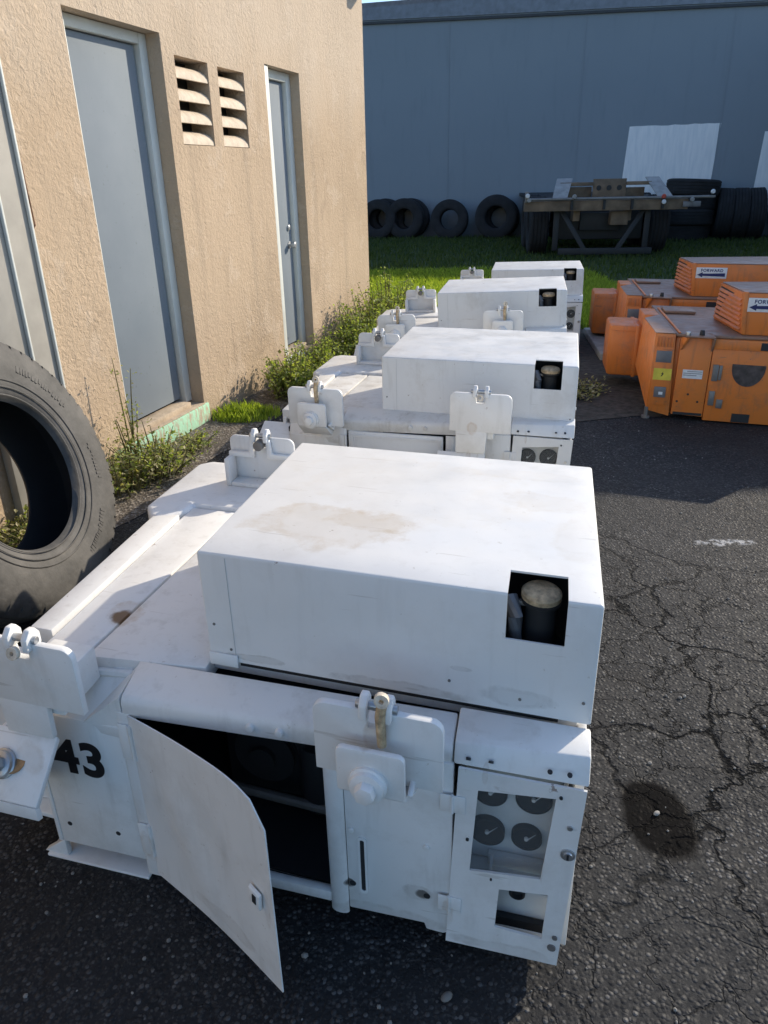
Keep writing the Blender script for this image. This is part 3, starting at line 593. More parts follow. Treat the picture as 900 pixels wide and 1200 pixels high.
    def doorpanel():
        b = MB(); bm = b.bm
        if door_open: out_ = [(0, .03), (.2, .038), (.408, .052), (.413, .275), (.416, .468), (.404, .490), (.372, .512), (.30, .514), (.2, .505), (.1, .49), (0, .474)]
        else: out_ = [(.012, .10), (.403, .10), (.403, .468), (.012, .468)]
        n = 12
        # dented sheet: grid clipped to outline by interpolation between lower and upper edge
        if door_open:
            lo = lambda s: .03 + (.022) * s / .41; hi = lambda s: .474 + .04 * min(1, s / .3) if s < .36 else .514 - (s - .36) ** 2 * 18
            g = [[None] * (n + 1) for _ in range(n + 1)]
            for i in range(n + 1):
                s = .413 * i / n
                for j in range(n + 1):
                    z = lo(s) + (hi(s) - lo(s)) * j / n
                    dent = min(1, max(0, (z - .06) / .10)) * .012 * math.exp(-((s - .13 - (.3 - z) * .35) / .03) ** 2) * (1 if z < .33 else max(0, 1 - (z - .33) / .1)) - .007 * math.sin(pi * i / n)
                    g[i][j] = bm.verts.new(dpt(s, z, dent))
            for i in range(n):
                for j in range(n): bm.faces.new((g[i][j], g[i + 1][j], g[i + 1][j + 1], g[i][j + 1]))
            bmesh.ops.recalc_face_normals(bm, faces=bm.faces); bmesh.ops.solidify(bm, geom=bm.faces[:], thickness=.003)
        else:
            b.hexa([dpt(s, z, -.012) for s, z in out_], [dpt(s, z, .0) for s, z in out_])
        return b
    dr = P('access_door', key, doorpanel, 'white', 0 if door_open else .004, smooth=40)
    if not door_open:
        part('recess_rim', key, lambda: fframe([(-.115, .115), (.255, .115), (.255, .455), (-.115, .455)], [[(-.105, .125), (.245, .125), (.245, .445), (-.105, .445)]], .003, .007), 'white', dr, 0)
    zl = .279
    part('latch', key, lambda: MB().hexa([dpt(.352, zl - .022, .002), dpt(.384, zl - .028, .002), dpt(.388, zl + .016, .002), dpt(.356, zl + .022, .002)], [dpt(.354, zl - .018, .009), dpt(.382, zl - .024, .009), dpt(.386, zl + .012, .009), dpt(.358, zl + .018, .009)]), 'white', dr, .002)
    part('latch_slot', key, lambda: MB().hexa([dpt(.366, zl - .012, .0092), dpt(.376, zl - .013, .0092), dpt(.378, zl + .008, .0092), dpt(.368, zl + .009, .0092)], [dpt(.366, zl - .012, .0102), dpt(.376, zl - .013, .0102), dpt(.378, zl + .008, .0102), dpt(.368, zl + .009, .0102)]), 'dark', dr, 0)
    for i, z in enumerate((.405, .135)):
        hg = P('hinge', str(i), lambda: fbox(-.167, -.144, z - .045, z + .045, .002, .006), 'white', .002)
        part('hinge_pin', str(i), lambda: MB().cyl(fp(-.139, z - .045, .006), fp(-.139, z + .045, .006), .005, n=8), 'white', hg, 0)
        part('hinge_gap', str(i), lambda: fbox(-.1335, -.1305, z - .045, z + .045, .001, .004), 'dark', hg, 0)
    if door_open:                                                     # what shows in the dark engine bay
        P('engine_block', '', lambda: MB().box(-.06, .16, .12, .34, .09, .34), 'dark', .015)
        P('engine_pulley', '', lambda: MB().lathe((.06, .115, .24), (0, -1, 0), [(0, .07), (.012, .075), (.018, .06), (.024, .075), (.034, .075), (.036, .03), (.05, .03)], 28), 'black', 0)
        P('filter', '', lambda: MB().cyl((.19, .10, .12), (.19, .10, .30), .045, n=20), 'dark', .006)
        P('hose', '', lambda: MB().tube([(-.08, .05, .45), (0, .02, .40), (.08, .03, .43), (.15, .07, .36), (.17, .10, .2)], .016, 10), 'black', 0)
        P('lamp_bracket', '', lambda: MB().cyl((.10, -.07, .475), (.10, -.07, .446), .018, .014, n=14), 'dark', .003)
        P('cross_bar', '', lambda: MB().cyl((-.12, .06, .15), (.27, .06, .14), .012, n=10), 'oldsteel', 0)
    for i, x in enumerate((.03, .09)): P('rail_stop', str(i), lambda: MB().cyl(fp(x + .1, .497, -.006), fp(x + .1, .497, .006), .010, .008, n=12), 'deck', .001)
    # mid panel
    P('side_panel', '', lambda: fprism([(.312, .064), (.47, .068), (.475, .052), (.51, .050), (.524, .06), (.524, .494), (.312, .484)], -.012, .0), 'front', .003)
    P('slot', '', lambda: fprism(rounded(.341, .350, .125, .265, .004), -.004, .0012), 'dark', 0)
    P('slot_rim', '', lambda: fframe(rounded(.336, .355, .118, .272, .009), [rounded(.341, .350, .125, .265, .004)], .0003, .003), 'white', 0)
    for i, (x, z) in enumerate(((.313 + .012, .287), (.475, .282))): P('bolt', 'm%d' % i, lambda: fcyl(x, z, .006, 0, .005, 10), 'white', .001)
    for i, (x, z) in enumerate(((.312 + .01, .138), (.476, .148))): P('hole', 'm%d' % i, lambda: fcyl(x, z, .007, -.002, .001, 10), 'dark', 0)
    # instrument door, gauges behind its pane
    outer = [(.516, .040), (.735, .043), (.754, .492), (.533, .495)]
    w1 = [(.559, .250), (.690, .265), (.704, .464), (.569, .451)]; w2 = [(.612, .112), (.702, .107), (.706, .229), (.616, .217)]
    idr = P('instrument_door', '', lambda: fframe(outer, [w1, w2], .001, .006), 'white', 0)
    part('window_pane', '', lambda: fprism([(x + sx * .004, z + sz * .004) for (x, z), sx, sz in zip(w1, (-1, 1, 1, -1), (-1, -1, 1, 1))], -.003, .0005), 'glass', idr, 0)
    for i, (x, z) in enumerate(((.523, .410), (.521, .150))):
        hg = part('hinge', 'i%d' % i, lambda: fbox(x - .022, x + .024, z - .020, z + .020, .0065, .009), 'white', idr, .001)
        part('pin', 'i%d' % i, lambda: MB().cyl(fp(x, z - .021, .009), fp(x, z + .021, .009), .0035, n=8), 'white', hg, 0)
    part('lock', '', lambda: MB().lathe(fp(.733, .341, .006), (.03, -1, 0), [(0, .013), (.003, .013), (.004, .009), (.007, .008)], 20), 'steel', idr, 0)
    part('lock_slot', '', lambda: MB().box(.731, .735, yf(.733) - .0145, yf(.733) - .012, .335, .347), 'dark', idr, 0)
    for i, (x, z, r, mt) in enumerate(((.726, .121, .005, 'oldsteel'), (.722, .092, .008, 'oldsteel'), (.732, .405, .005, 'steel'), (.553, .33, .003, 'dark'), (.712, .47, .003, 'dark'), (.60, .24, .002, 'dark'))): part('fastener', str(i), lambda: fcyl(x, z, r, .005, .0095, 10), mt, idr, 0)
    P('gauge_panel', '', lambda: fbox(.535, .728, .215, .482, -.075, -.065).box(.535, .541, -.09, -.03, .21, .48).box(.716, .722, -.085, -.03, .21, .48).box(.535, .72, -.085, -.03, .205, .211), 'inside', 0)
    for i, (x, z, r) in enumerate(((.588, .392, .032), (.668, .394, .034), (.585, .292, .034), (.660, .294, .029))):
        gg = P('gauge', str(i), lambda: MB().lathe(fp(x, z, -.065), (.03, -1, 0), [(0, r), (.012, r), (.014, r * .93), (.010, r * .9), (.009, r * .1)], 28), 'gauge', 0)
        part('needle', str(i), lambda: MB().prism([fp(x - .002, z - .004, -.0535), fp(x + .003, z - .002, -.0535), fp(x + r * .6, z + r * .55, -.0535)], (0, -.001, 0)), 'inside', gg, 0)
        part('hub', str(i), lambda: fcyl(x, z, .004, -.056, -.051, 8), 'inside', gg, 0)
    P('socket_panel', '', lambda: fbox(.59, .725, .03, .24, -.062, -.05).box(.595, .6, -.09, -.04, .03, .24), 'inside', 0)
    P('socket', '', lambda: MB().lathe(fp(.650, .158, -.05), (.03, -1, 0), [(0, .016), (.01, .016), (.012, .012), (.003, .010), (.002, .001)], 18), 'black', 0)
    P('dark_void', '', lambda: fbox(.595, .722, .045, .092, -.048, -.035), 'black', 0)
    # side skirt pieces at the right: seam screws on the lit wall
    for i, (y, z) in enumerate(((.08, .62), (.3, .60), (.5, .62))): part('rivet', 's%d' % i, lambda: MB().cyl((.756, y, z), (.762, y, z), .006, n=8), 'white', cv, 0)
    P('skid', '', lambda: MB().box(.66, .72, .02, 1.0, .0, .05).box(-.36, -.30, .05, 1.0, .0, .055).box(.2, .26, .05, 1.0, .0, .055), 'oldsteel', .004)
    # brackets
    def bracket(side, kind, cx, y, dz):
        k = side + kind + '%.3f%.3f' % (dz, cx); z0, z1 = .487 + dz, .631 + dz
        br = P('bracket', k, lambda: bracket_plate(cx, z0, z1, y), 'white', .0018)
        part('mount', k, lambda: MB().box(cx - .05, cx + .05, y + .018, -.06, z0 - .03, z0 + .05), 'white', br, .004)
        clevis(br, cx, z1, y, True, k)
        if kind == 'A':                       # small bolted plate in front, flange under it
            part('bolt_plate', k, lambda: MB().hexa([(x, y - .030, z) for x, z in rounded(cx - .062, cx + .056, z0 + .005, z1 - .048, .012, (0, 0, 1, 1))], [(x, y - .042, z) for x, z in rounded(cx - .062, cx + .056, z0 + .005, z1 - .048, .012, (0, 0, 1, 1))]), 'white', br, .003)
            part('flange', k, lambda: MB().hexa([(cx - .062, y - .028, z0 + .004), (cx + .056, y - .028, z0 + .004), (cx + .058, y + .045, z0 - .03), (cx - .062, y + .045, z0 - .03)], [(cx - .062, y - .041, z0 + .004), (cx + .056, y - .041, z0 + .004), (cx + .058, y + .02, z0 - .046), (cx - .062, y + .02, z0 - .046)]), 'white', br, .003)
            part('gusset', k, lambda: MB().prism([(cx + .057, y - .03, z0 + .01), (cx + .057, y + .03, z0 - .03), (cx + .057, y + .04, z0 + .02)], (.01, 0, 0)), 'white', br, .002)
            bolt(br, (cx - .006, y - .042, z0 + .033), (0, -1, .05), .025, k)
            part('eye_bolt', k, lambda: MB().tube([(cx + .012, y - .012, z1 - .055), (cx + .010, y - .012, z1 + .0), (cx + .014, y - .006, z1 + .040)], [.008, .009, .009], 10), 'rustcap', br, 0)
            part('eye_ring', k, lambda: MB().lathe((cx + .014, y - .012, z1 + .040), (.1, -1, .1), [(0, .0045), (0, .0125), (.010, .0125), (.010, .0045)], 18, True), 'palerust', br, .0)
        if kind == 'B':                       # flange kicked forward below the plate, bolt standing on it
            part('drop_plate', k, lambda: MB().hexa([(cx - .09, y + .018, z0 - .085), (cx + .021, y + .018, z0 - .082), (cx + .028, y + .014, z0 + .01), (cx - .09, y + .014, z0 + .01)], [(cx - .09, y + .004, z0 - .085), (cx + .021, y + .004, z0 - .082), (cx + .028, y + .0, z0 + .01), (cx - .09, y + .0, z0 + .01)]), 'white', br, .003)
            part('flange', k, lambda: MB().hexa([(cx - .16, y + .022, z0 - .100), (cx + .020, y + .022, z0 - .097), (cx + .008, y - .062, z0 - .200), (cx - .16, y - .062, z0 - .205)], [(cx - .16, y + .016, z0 - .087), (cx + .021, y + .016, z0 - .084), (cx + .008, y - .072, z0 - .190), (cx - .16, y - .072, z0 - .195)]), 'white', br, .003)
            part('flange_lip', k, lambda: MB().hexa([(cx - .16, y - .060, z0 - .232), (cx + .008, y - .060, z0 - .227), (cx + .008, y - .060, z0 - .198), (cx - .16, y - .060, z0 - .203)], [(cx - .16, y - .073, z0 - .228), (cx + .008, y - .073, z0 - .223), (cx + .008, y - .073, z0 - .192), (cx - .16, y - .073, z0 - .197)]), 'white', br, .002)
            part('web', k, lambda: MB().prism([(cx - .125, y - .055, z0 - .20), (cx - .125, y + .075, z0 - .27), (cx - .125, y + .075, z0 - .10), (cx - .125, y + .02, z0 - .095)], (.010, 0, 0)), 'white', br, .002)
            fz = lambda yy: z0 - .087 - (y + .016 - yy) * 1.22
            bolt(br, (cx - .088, y - .028, fz(y - .028)), (0, -.77, .63), .022, k, 'steel')
            part('washer_stain', k, lambda: MB().cyl((cx - .070, y - .020, fz(y - .020) - .001), (cx - .070, y - .0215, fz(y - .020) + .0012), .030, n=16), 'rust', br, 0)
            part('lower_nut', k, lambda: MB().cyl((cx - .085, y - .03, z0 - .19), (cx - .085, y + .0, z0 - .245), .034, n=6), 'rust', br, .003)
            part('eye_ring', k, lambda: MB().lathe((cx, y - .014, z1 - .012), (0, -1, .3), [(0, .0045), (0, .0125), (.010, .0125), (.010, .0045)], 18, True), 'palerust', br, 0)
    bracket('left', *left); bracket('right', *right)
    if not door_open:
        names = ('top_rail', 'ledge', 'screw', 'front_plate', 'door_jamb', 'post', 'sill', 'access_door', 'hinge', 'rail_stop', 'side_panel', 'slot', 'slot_rim', 'bolt', 'hole', 'instrument_door', 'gauge_panel', 'gauge', 'socket_panel', 'socket', 'dark_void', 'gusset', 'rail_end')
        for ch in u.children:
            if ch.name.split('.')[0] in names: ch.location = (0, .03, .048)
    # rear bracket, seen from its recessed inner side
    cx, z0, z1, y = -.237, .553, .705, .89
    def rearplate():
        b = bracket_plate(cx, z0, z1, y + .03, .112, .012); return b
    br = P('bracket', 'rear', rearplate, 'white', .004)
    clevis(br, cx, z1, y + .02, True, 'rear')
    part('rim', '', lambda: MB().box(cx - .112, cx - .094, y - .028, y + .03, z0, z0 + .09).box(cx + .094, cx + .112, y - .028, y + .03, z0, z0 + .09).box(cx - .094, cx + .094, y - .028, y + .03, z0, z0 + .014), 'white', br, .004)
    [part('stiffener', str(q), lambda: MB().hexa(*[[(cx + q * .112, yy, z1 - .066), (cx + q * .022, yy, z1 - .066), (cx + q * .022, yy, z1 - .004), (cx + q * .034, yy, z1 - .004), (cx + q * .040, yy, z1 - .048), (cx + q * .112, yy, z1 - .050)] for yy in (y + .029, y + .014)]), 'white', br, .003) for q in (-1, 1)]
    part('pin_block', '', lambda: MB().cyl((cx, y - .004, z1 - .02), (cx, y + .03, z1 - .02), .016, n=14), 'oldsteel', br, .002)
    return u
make_unit('ground_power_unit', (-.363, 1.28, 0), R(-17.8), 'nearest white power unit with black number 43 and its access door hanging open', '43', True, ('B', -.285, -.205, .045), ('A', .403, -.185, .022))
SUB.update(cover='coverb', deck='deckb')
make_unit('ground_power_unit', (.003, 2.93, 0), R(-18.4), 'white power unit just behind the one numbered 43, all its doors shut', None, False, ('A', -.225, -.20, .08), ('B', .42, -.20, .10))
make_unit('ground_power_unit', (.381, 4.60, 0), R(-16), 'third white power unit from the front, tilted up on its right, near the grass edge', None, False, ('A', -.225, -.20, .08), ('A', .40, -.20, .09), R(-2.6))
make_unit('ground_power_unit', (.97, 6.58, -.10), R(-16), 'farthest white power unit, last of the row, beside the orange tanks', None, False, ('A', -.225, -.2, .08), ('A', .40, -.2, .08), R(-1.4))

# ------------------------------------------------------------------ orange power units
OS = R(10.0)
def TO(co): X, Y, Z = co; return Vector((X - Y * sin(OS), Y * cos(OS), Z))
def make_orange(loc, label):
    u = tag(empty('orange_power_unit', loc, R(-21)), label, 'power unit', 'orange power units')
    def P(nm, b, mat='orange', parent=None, bevel=.004, smooth=30): return link(nm, b.mesh(nm, M[mat], bevel, smooth, TO), parent or u)
    P('end_column', MB().hexa([(0, -.002, .05), (.138, -.002, .02), (.13, .66, .25), (-.03, .5, .22)], [(0, -.002, .535), (.118, -.002, .532), (.115, .667, .536), (-.005, .505, .536)]))
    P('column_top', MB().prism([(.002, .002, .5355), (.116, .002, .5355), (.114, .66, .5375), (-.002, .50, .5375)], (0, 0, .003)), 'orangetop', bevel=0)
    for i in range(6): P('vent_rib', MB().box(.012 + i * .018, .020 + i * .018, -.010, -.001, .455, .515), bevel=.002)
    P('gauge_recess', MB().box(.012, .118, -.010, -.0035, .09, .44), 'orange', bevel=.002)
    P('gauge_plate', MB().box(.018, .108, -.015, -.0105, .36, .432), 'greyplate', bevel=.003)
    yl = P('warning_label', MB().box(.014, .120, -.0125, -.0105, .25, .322), 'yellow', bevel=0)
    P('print', MB().prism([(.058, -.0132, .272), (.066, -.0132, .275), (.076, -.0132, .293), (.068, -.0132, .291), (.072, -.0132, .305), (.060, -.0132, .288), (.066, -.0132, .288)], (0, .0006, 0)), 'blackpaint', yl, 0)
    gp = P('socket_plate', MB().box(.03, .10, -.016, -.0105, .14, .207), 'greyplate', bevel=.003)
    P('sticker', MB().box(.058, .082, -.0175, -.0162, .158, .176), 'label', gp, 0)
    P('foot_jack', MB().cyl((.0, .0, .07), (.0, .0, .0), .012, n=10).cyl((0, 0, .012), (0, 0, 0), .026, n=12), 'oldsteel', bevel=0)
    # front doors / lower body
    P('front_panel', MB().hexa([(.150, 0, .035), (.335, 0, .03), (.335, .03, .03), (.150, .03, .035)], [(.150, 0, .515), (.335, 0, .515), (.335, .03, .515), (.15, .03, .515)]))
    P('front_door', MB().hexa([(.339, .001, .01), (1.02, .001, -.0 + .012), (1.02, .03, .012), (.339, .03, .01)], [(.339, .001, .515), (1.02, .001, .515), (1.02, .03, .515), (.339, .03, .515)]))
    P('front_beam', MB().box(.339, 1.02, -.006, .0, .455, .514), bevel=.002)
    lb = P('data_label', MB().box(.185, .300, -.003, -.0005, .268, .322), 'label', bevel=0)
    for i in range(3): P('print_line', MB().box(.19 + .02 * (i == 0), .296 - .03 * (i == 2), -.0036, -.0031, .310 - i * .012, .314 - i * .012), 'greyplate', lb, 0)
    for x, z in ((.234, .168), (.175, .12), (.294, .124)): P('hole', MB().cyl((x, -.0012, z), (x, .001, z), .007, n=10), 'dark', bevel=0)
    for x0, z0, x1, z1 in ((.352, .262, .385, .363), (.388, .27, .405, .36), (.352, .11, .385, .20), (.40, .095, .435, .15)): P('hinge', MB().box(x0, x1, -.009, -.001, z0, z1), 'oldsteel', bevel=.002)
    pts = [(.458 + .092 + .092 * cos(a), -.0035, .354 + .115 * sin(a)) for a in [pi + pi * i / 14 for i in range(15)]]
    b = MB(); b.prism(pts + [(.642, -.0035, .37), (.458, -.0035, .372)], (0, .003, 0)); P('worn_patch', b, 'patch', bevel=0)
    P('fork_opening', MB().box(.50, .60, -.004, -.0005, .015, .068), 'dark', bevel=0); P('fork_opening', MB().box(.16, .328, -.003, -.0005, .036, .052), 'dark', bevel=0)
    P('handle_recess', MB().box(.594, .72, -.0085, -.0061, .46, .505), 'dark', bevel=0)
    P('body_core', MB().hexa([(.13, .04, .03), (1.0, .04, .03), (1.0, 1.1, .03), (.06, 1.1, .2)], [(.13, .032, .51), (1.02, .032, .51), (1.02, 1.1, .51), (.12, 1.1, .51)]))
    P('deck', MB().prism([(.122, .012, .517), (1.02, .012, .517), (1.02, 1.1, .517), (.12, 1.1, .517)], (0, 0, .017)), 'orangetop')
    P('deck_ridge', MB().prism([(.135, .015, .536), (.150, .015, .536), (.155, .95, .536), (.138, .95, .536)], (0, 0, .008)))
    # shelf bracket with pin at the front edge
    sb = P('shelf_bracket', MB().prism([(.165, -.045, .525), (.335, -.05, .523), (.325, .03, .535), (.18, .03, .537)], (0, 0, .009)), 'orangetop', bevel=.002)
    P('pin', MB().cyl((.262, -.01, .535), (.262, -.01, .566), .016, .012, n=12), 'dark', sb, .002)
    P('nut', MB().cyl((.182, -.025, .534), (.182, -.025, .556), .015, n=6), 'steel', sb, .002)
    P('brace', MB().prism([(.155, -.002, .52), (.175, -.05, .522), (.152, -.002, .44)], (.012, 0, 0)), 'orange', sb, .001)
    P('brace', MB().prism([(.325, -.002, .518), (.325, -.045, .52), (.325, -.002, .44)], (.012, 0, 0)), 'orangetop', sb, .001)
    # upper box with louvred end and the direction sign
    P('upper_box', MB().hexa([(.497, .062, .536), (1.25, .062, .536), (1.25, .70, .536), (.447, .62, .536)], [(.475, .062, .776), (1.25, .062, .776), (1.25, .70, .776), (.462, .62, .764)]))
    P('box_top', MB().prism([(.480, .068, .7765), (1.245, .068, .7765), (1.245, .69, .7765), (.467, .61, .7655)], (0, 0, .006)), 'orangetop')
    P('corner_trim', MB().hexa([(.490, .056, .54), (.512, .056, .54), (.512, .0615, .54), (.490, .068, .54)], [(.468, .056, .784), (.494, .056, .784), (.494, .0615, .784), (.468, .068, .784)]), 'orange', bevel=.002)
    for i in range(7):
        z = .565 + i * .028; f = (z - .536) / .24; xa = .497 - .022 * f; xb = .447 + .015 * f
        P('louvre', MB().hexa([(xa - .004, .10, z), (xb - .002, .58, z), (xb - .013, .58, z - .010), (xa - .014, .10, z - .010)], [(xa - .004, .10, z + .006), (xb - .002, .58, z + .006), (xb - .013, .58, z - .005), (xa - .014, .10, z - .005)]), bevel=0)
        P('louvre_gap', MB().hexa([(xa - .003, .10, z + .007), (xb - .003, .58, z + .007), (xb + .003, .58, z + .007), (xa + .003, .10, z + .007)], [(xa - .003, .10, z + .015), (xb - .003, .58, z + .015), (xb + .003, .58, z + .015), (xa + .003, .10, z + .015)]), 'dark', bevel=0)
    sg = P('direction_sign', MB().box(.500, .720, .056, .0605, .672, .752), 'label', bevel=.001)
    me = text_mesh('lettering', 'FORWARD', .030, M['blue'], .0004, .0008, spacing=1.12)
    o = link('lettering', me, sg); o.matrix_local = Matrix.Translation(TO(Vector((.612, .0553, .730)))) @ Matrix.Rotation(pi / 2, 4, 'X')
    P('arrow', MB().prism([(.508, .0548, .698), (.548, .0548, .718), (.548, .0548, .707), (.708, .0548, .712), (.708, .0548, .686), (.548, .0548, .690), (.548, .0548, .679)], (0, .0008, 0)), 'blue', sg, 0)
    # rounded tank at the rear left
    tk = P('fuel_tank', MB().box(-.195, .04, .72, 1.08, .085, .445), bevel=.022)
    P('tank_seam', MB().box(-.18, .03, .716, .722, .405, .411), 'orange', tk, .002)
    P('tank_strap', MB().box(-.02, .005, .714, 1.086, .083, .4475), 'orange', tk, .003)
    # odd plates lying at the rear of the deck
    P('end_box', MB().box(.02, .14, .70, .98, .22, .53), 'orange', bevel=.01)
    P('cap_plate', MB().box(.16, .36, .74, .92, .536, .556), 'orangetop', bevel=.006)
    return u
o1 = make_orange((1.688, 4.614, 0), 'nearer orange power unit with yellow warning label and worn round patch on its front')
o2 = copy_tree(o1); o2.location = (1.688 + .29, 4.614 + 1.53, 0); o2['label'] = 'farther orange power unit, its FORWARD sign showing above the nearer one'
sl_ = tag(link('concrete_slab', MB().prism([(1.83, 6.2, 0), (2.15, 6.12, 0), (2.3, 7.3, 0), (1.98, 7.35, 0)], (0, 0, .06)).mesh('concrete_slab', M['conc'], .008)), 'pale concrete slab lying under the orange tanks', 'slab')

# ------------------------------------------------------------------ tyres
def tyre_profile(Ro, rb, wd, tread=True):
    h = wd / 2; p = []
    sec = [(.40, rb - .012), (.46, rb), (.50, rb + .018), (.52, rb + .05), (.535, rb + (Ro - rb) * .5), (.52, rb + (Ro - rb) * .72), (.49, rb + (Ro - rb) * .86), (.46, Ro - .022), (.44, Ro - .010), (.40, Ro - .002)]
    right = [(a * wd, r) for a, r in sec]
    if tread:
        for g in (.30, .10): right += [((g + .025) * wd, Ro), ((g + .018) * wd, Ro - .012), ((g - .018) * wd, Ro - .012), ((g - .025) * wd, Ro)]
    left = [(-a, r) for a, r in right[::-1]]
    inner = [(-.42 * wd, rb + .03), (-.44 * wd, rb + (Ro - rb) * .5), (-.38 * wd, Ro - .05), (0, Ro - .035), (.38 * wd, Ro - .05), (.44 * wd, rb + (Ro - rb) * .5), (.42 * wd, rb + .03)]
    return right + left + inner
def tyre_mesh(Ro, rb, wd, mat, n=64, lugs=0):
    b = MB(); b.lathe((0, 0, 0), (0, 0, 1), tyre_profile(Ro, rb, wd), n, True)
    for i in range(lugs):                                             # shoulder blocks
        a = 2 * pi * i / lugs
        for s in (-1, 1):
            ca, sa = cos(a), sin(a); r0, r1 = Ro - .045, Ro + .001; z0, z1 = s * wd * .40, s * wd * .502; hw = .016
            q = lambda r, t, z: (r * ca - t * sa, r * sa + t * ca, z)
            b.hexa([q(r0, -hw, z0), q(r0, hw, z0), q(r0, hw, z1), q(r0, -hw, z1)], [q(r1 - .002, -hw, z0), q(r1 - .002, hw, z0), q(r1 - .02, hw, z1 - s * .006), q(r1 - .02, -hw, z1 - s * .006)])
    return b.mesh('tyre', mat, 0, 38)
def place_axis(o, c, axis): o.matrix_world = Matrix.Translation(c) @ Vector(axis).to_track_quat('Z', 'Y').to_matrix().to_4x4()
az, tl = R(101.35), R(19.48); ax = Vector((sin(az) * cos(tl), cos(az) * cos(tl), sin(tl)))
Wt = .27
big = link('truck_tyre', tyre_mesh(.515, .287, Wt, M['tyre'], 96, 60)); place_axis(big, Vector((-1.294, 2.49, .5096)) - ax * (Wt * .46), ax)
tag(big, 'large worn truck tyre leaning against the tan wall at the left edge', 'tyre')
def ring(name, r, wd, z, par, mat, n=72): o = link(name, MB().lathe((0, 0, z), (0, 0, 1), [(0, r), (wd * .3, r + .003), (wd * .7, r + .003), (wd, r)][0:0] + [(0, r - .003), (.0012, r - .001), (.0012, r + .001), (0, r + .003)], n, True).mesh(name, mat, 0), par); return o
link('inner_liner', MB().lathe((0, 0, 0), (0, 0, 1), [(-.405 * Wt, .276), (-.415 * Wt, .31), (-.40 * Wt, .40), (-.3 * Wt, .458), (0, .470), (.3 * Wt, .458), (.40 * Wt, .40), (.415 * Wt, .31), (.405 * Wt, .276), (.385 * Wt, .279), (.385 * Wt, .31), (.37 * Wt, .395), (.28 * Wt, .448), (0, .46), (-.28 * Wt, .448), (-.37 * Wt, .395), (-.385 * Wt, .31), (-.385 * Wt, .279)], 96, True).mesh('inner_liner', M['black'], 0), big)
ring('sidewall_ridge', .345, .01, Wt * .531, big, M['tyre']); ring('sidewall_ridge', .455, .01, Wt * .50, big, M['tyre']); ring('bead_edge', .290, .01, Wt * .50, big, M['tyre'])
for r_, z_ in ((.318, .5265), (.432, .5205)): ring('sidewall_ridge', r_, .01, Wt * z_, big, M['tyre'])
b = MB(); rq = random.Random(11)
for a0, a1 in ((.35, .95), (1.5, 1.9), (3.0, 3.7), (5.0, 5.5), (5.85, 6.2)):     # blocks of worn moulding on the sidewall
    a = a0
    while a < a1:
        wd_ = rq.uniform(.012, .03); h0, h1 = .388 + rq.choice((0, 0, .006)), .414 - rq.choice((0, 0, .006))
        f = lambda r, t, z: (r * cos(t), r * sin(t), z)
        b.hexa([f(h0, a, Wt * .52), f(h0, a + wd_, Wt * .52), f(h1, a + wd_, Wt * .51), f(h1, a, Wt * .51)], [f(h0, a, Wt * .542), f(h0, a + wd_, Wt * .542), f(h1, a + wd_, Wt * .536), f(h1, a, Wt * .536)]); a += wd_ + rq.uniform(.012, .02)
tag(link('moulding', b.mesh('moulding', M['tyre'], 0), big), kind='stuff')
dt = tyre_mesh(.52, .27, .32, M['tyredark'], 40, 0)
def wall_tyre(u, label, c_off=.22, z=.52, axis=None, grp='old tyres along the blue wall', scale=1.0):
    o = link('tyre', dt); p = Vector(fwp(u, z, c_off)); place_axis(o, p, axis or -FN); o.scale = (scale,) * 3
    return tag(o, label, 'tyre', grp)
for u, lab, s, tilt in ((-.62, 'dark tyre half hidden by the corner of the tan building', .88, .1), (.05, 'dark tyre by the blue wall next to the tan corner, overlapping its neighbour', .90, .05),
                  (1.16, 'dark tyre by the blue wall with a pale hole showing the wall behind', .86, .12), (2.28, 'dark tyre by the blue wall nearest the trailer', .95, .08)):
    a = -FN + Vector((.15 * (u - .5) * .3, 0, tilt)); wall_tyre(u, lab, .46, .51 * s, a.normalized(), scale=s)
for u, lab in ((-.52, 'dark tyre added behind the one at the tan corner to darken its hole'), (.12, 'dark tyre added behind the second wall tyre to darken its hole'), (2.34, 'dark tyre added between the wall and the tyre nearest the trailer to darken its hole')):
    wall_tyre(u, lab, .15, .46, (-FN + Vector((.05, 0, .06))).normalized(), scale=.88)  # extra tyres, added to make the holes in front look dark
# heap at the right
pl = Vector(fwp(6.52, 0, .75))
for i in range(4):
    o = link('tyre', dt); o.location = pl + Vector((random.uniform(-.05, .05), random.uniform(-.05, .05), .165 + i * .30)); o.rotation_euler = (random.uniform(-.05, .05), random.uniform(-.06, .06), i)
    if i == 3: o.scale = (1.08, 1.08, 1)
    tag(o, ('dark tyre at the bottom of the flat stack right of the trailer', 'dark tyre second from the bottom of the flat stack right of the trailer', 'dark tyre third from the bottom of the flat stack right of the trailer', 'dark tyre lying on top of the flat stack against the white wall patch')[i], 'tyre', 'tyres stacked beside the trailer')
for i in range(3):
    o = link('tyre', dt); p = Vector(fwp(7.25 + .32 * i, .53, .65)); place_axis(o, p, (FU + Vector((0, 0, .04 * (i - 1)))).normalized())
    tag(o, ('upright tyre against the flat stack, first of the row seen from the tread', 'middle upright tyre of the row seen from the tread', 'last upright tyre of the row, next to the right hand wall patch')[i], 'tyre', 'upright tyres beside the stack')
wall_tyre(8.75, 'dark tyre at the far right by the second white patch', .3, .53, (-FN + Vector((.1, 0, .1))).normalized())

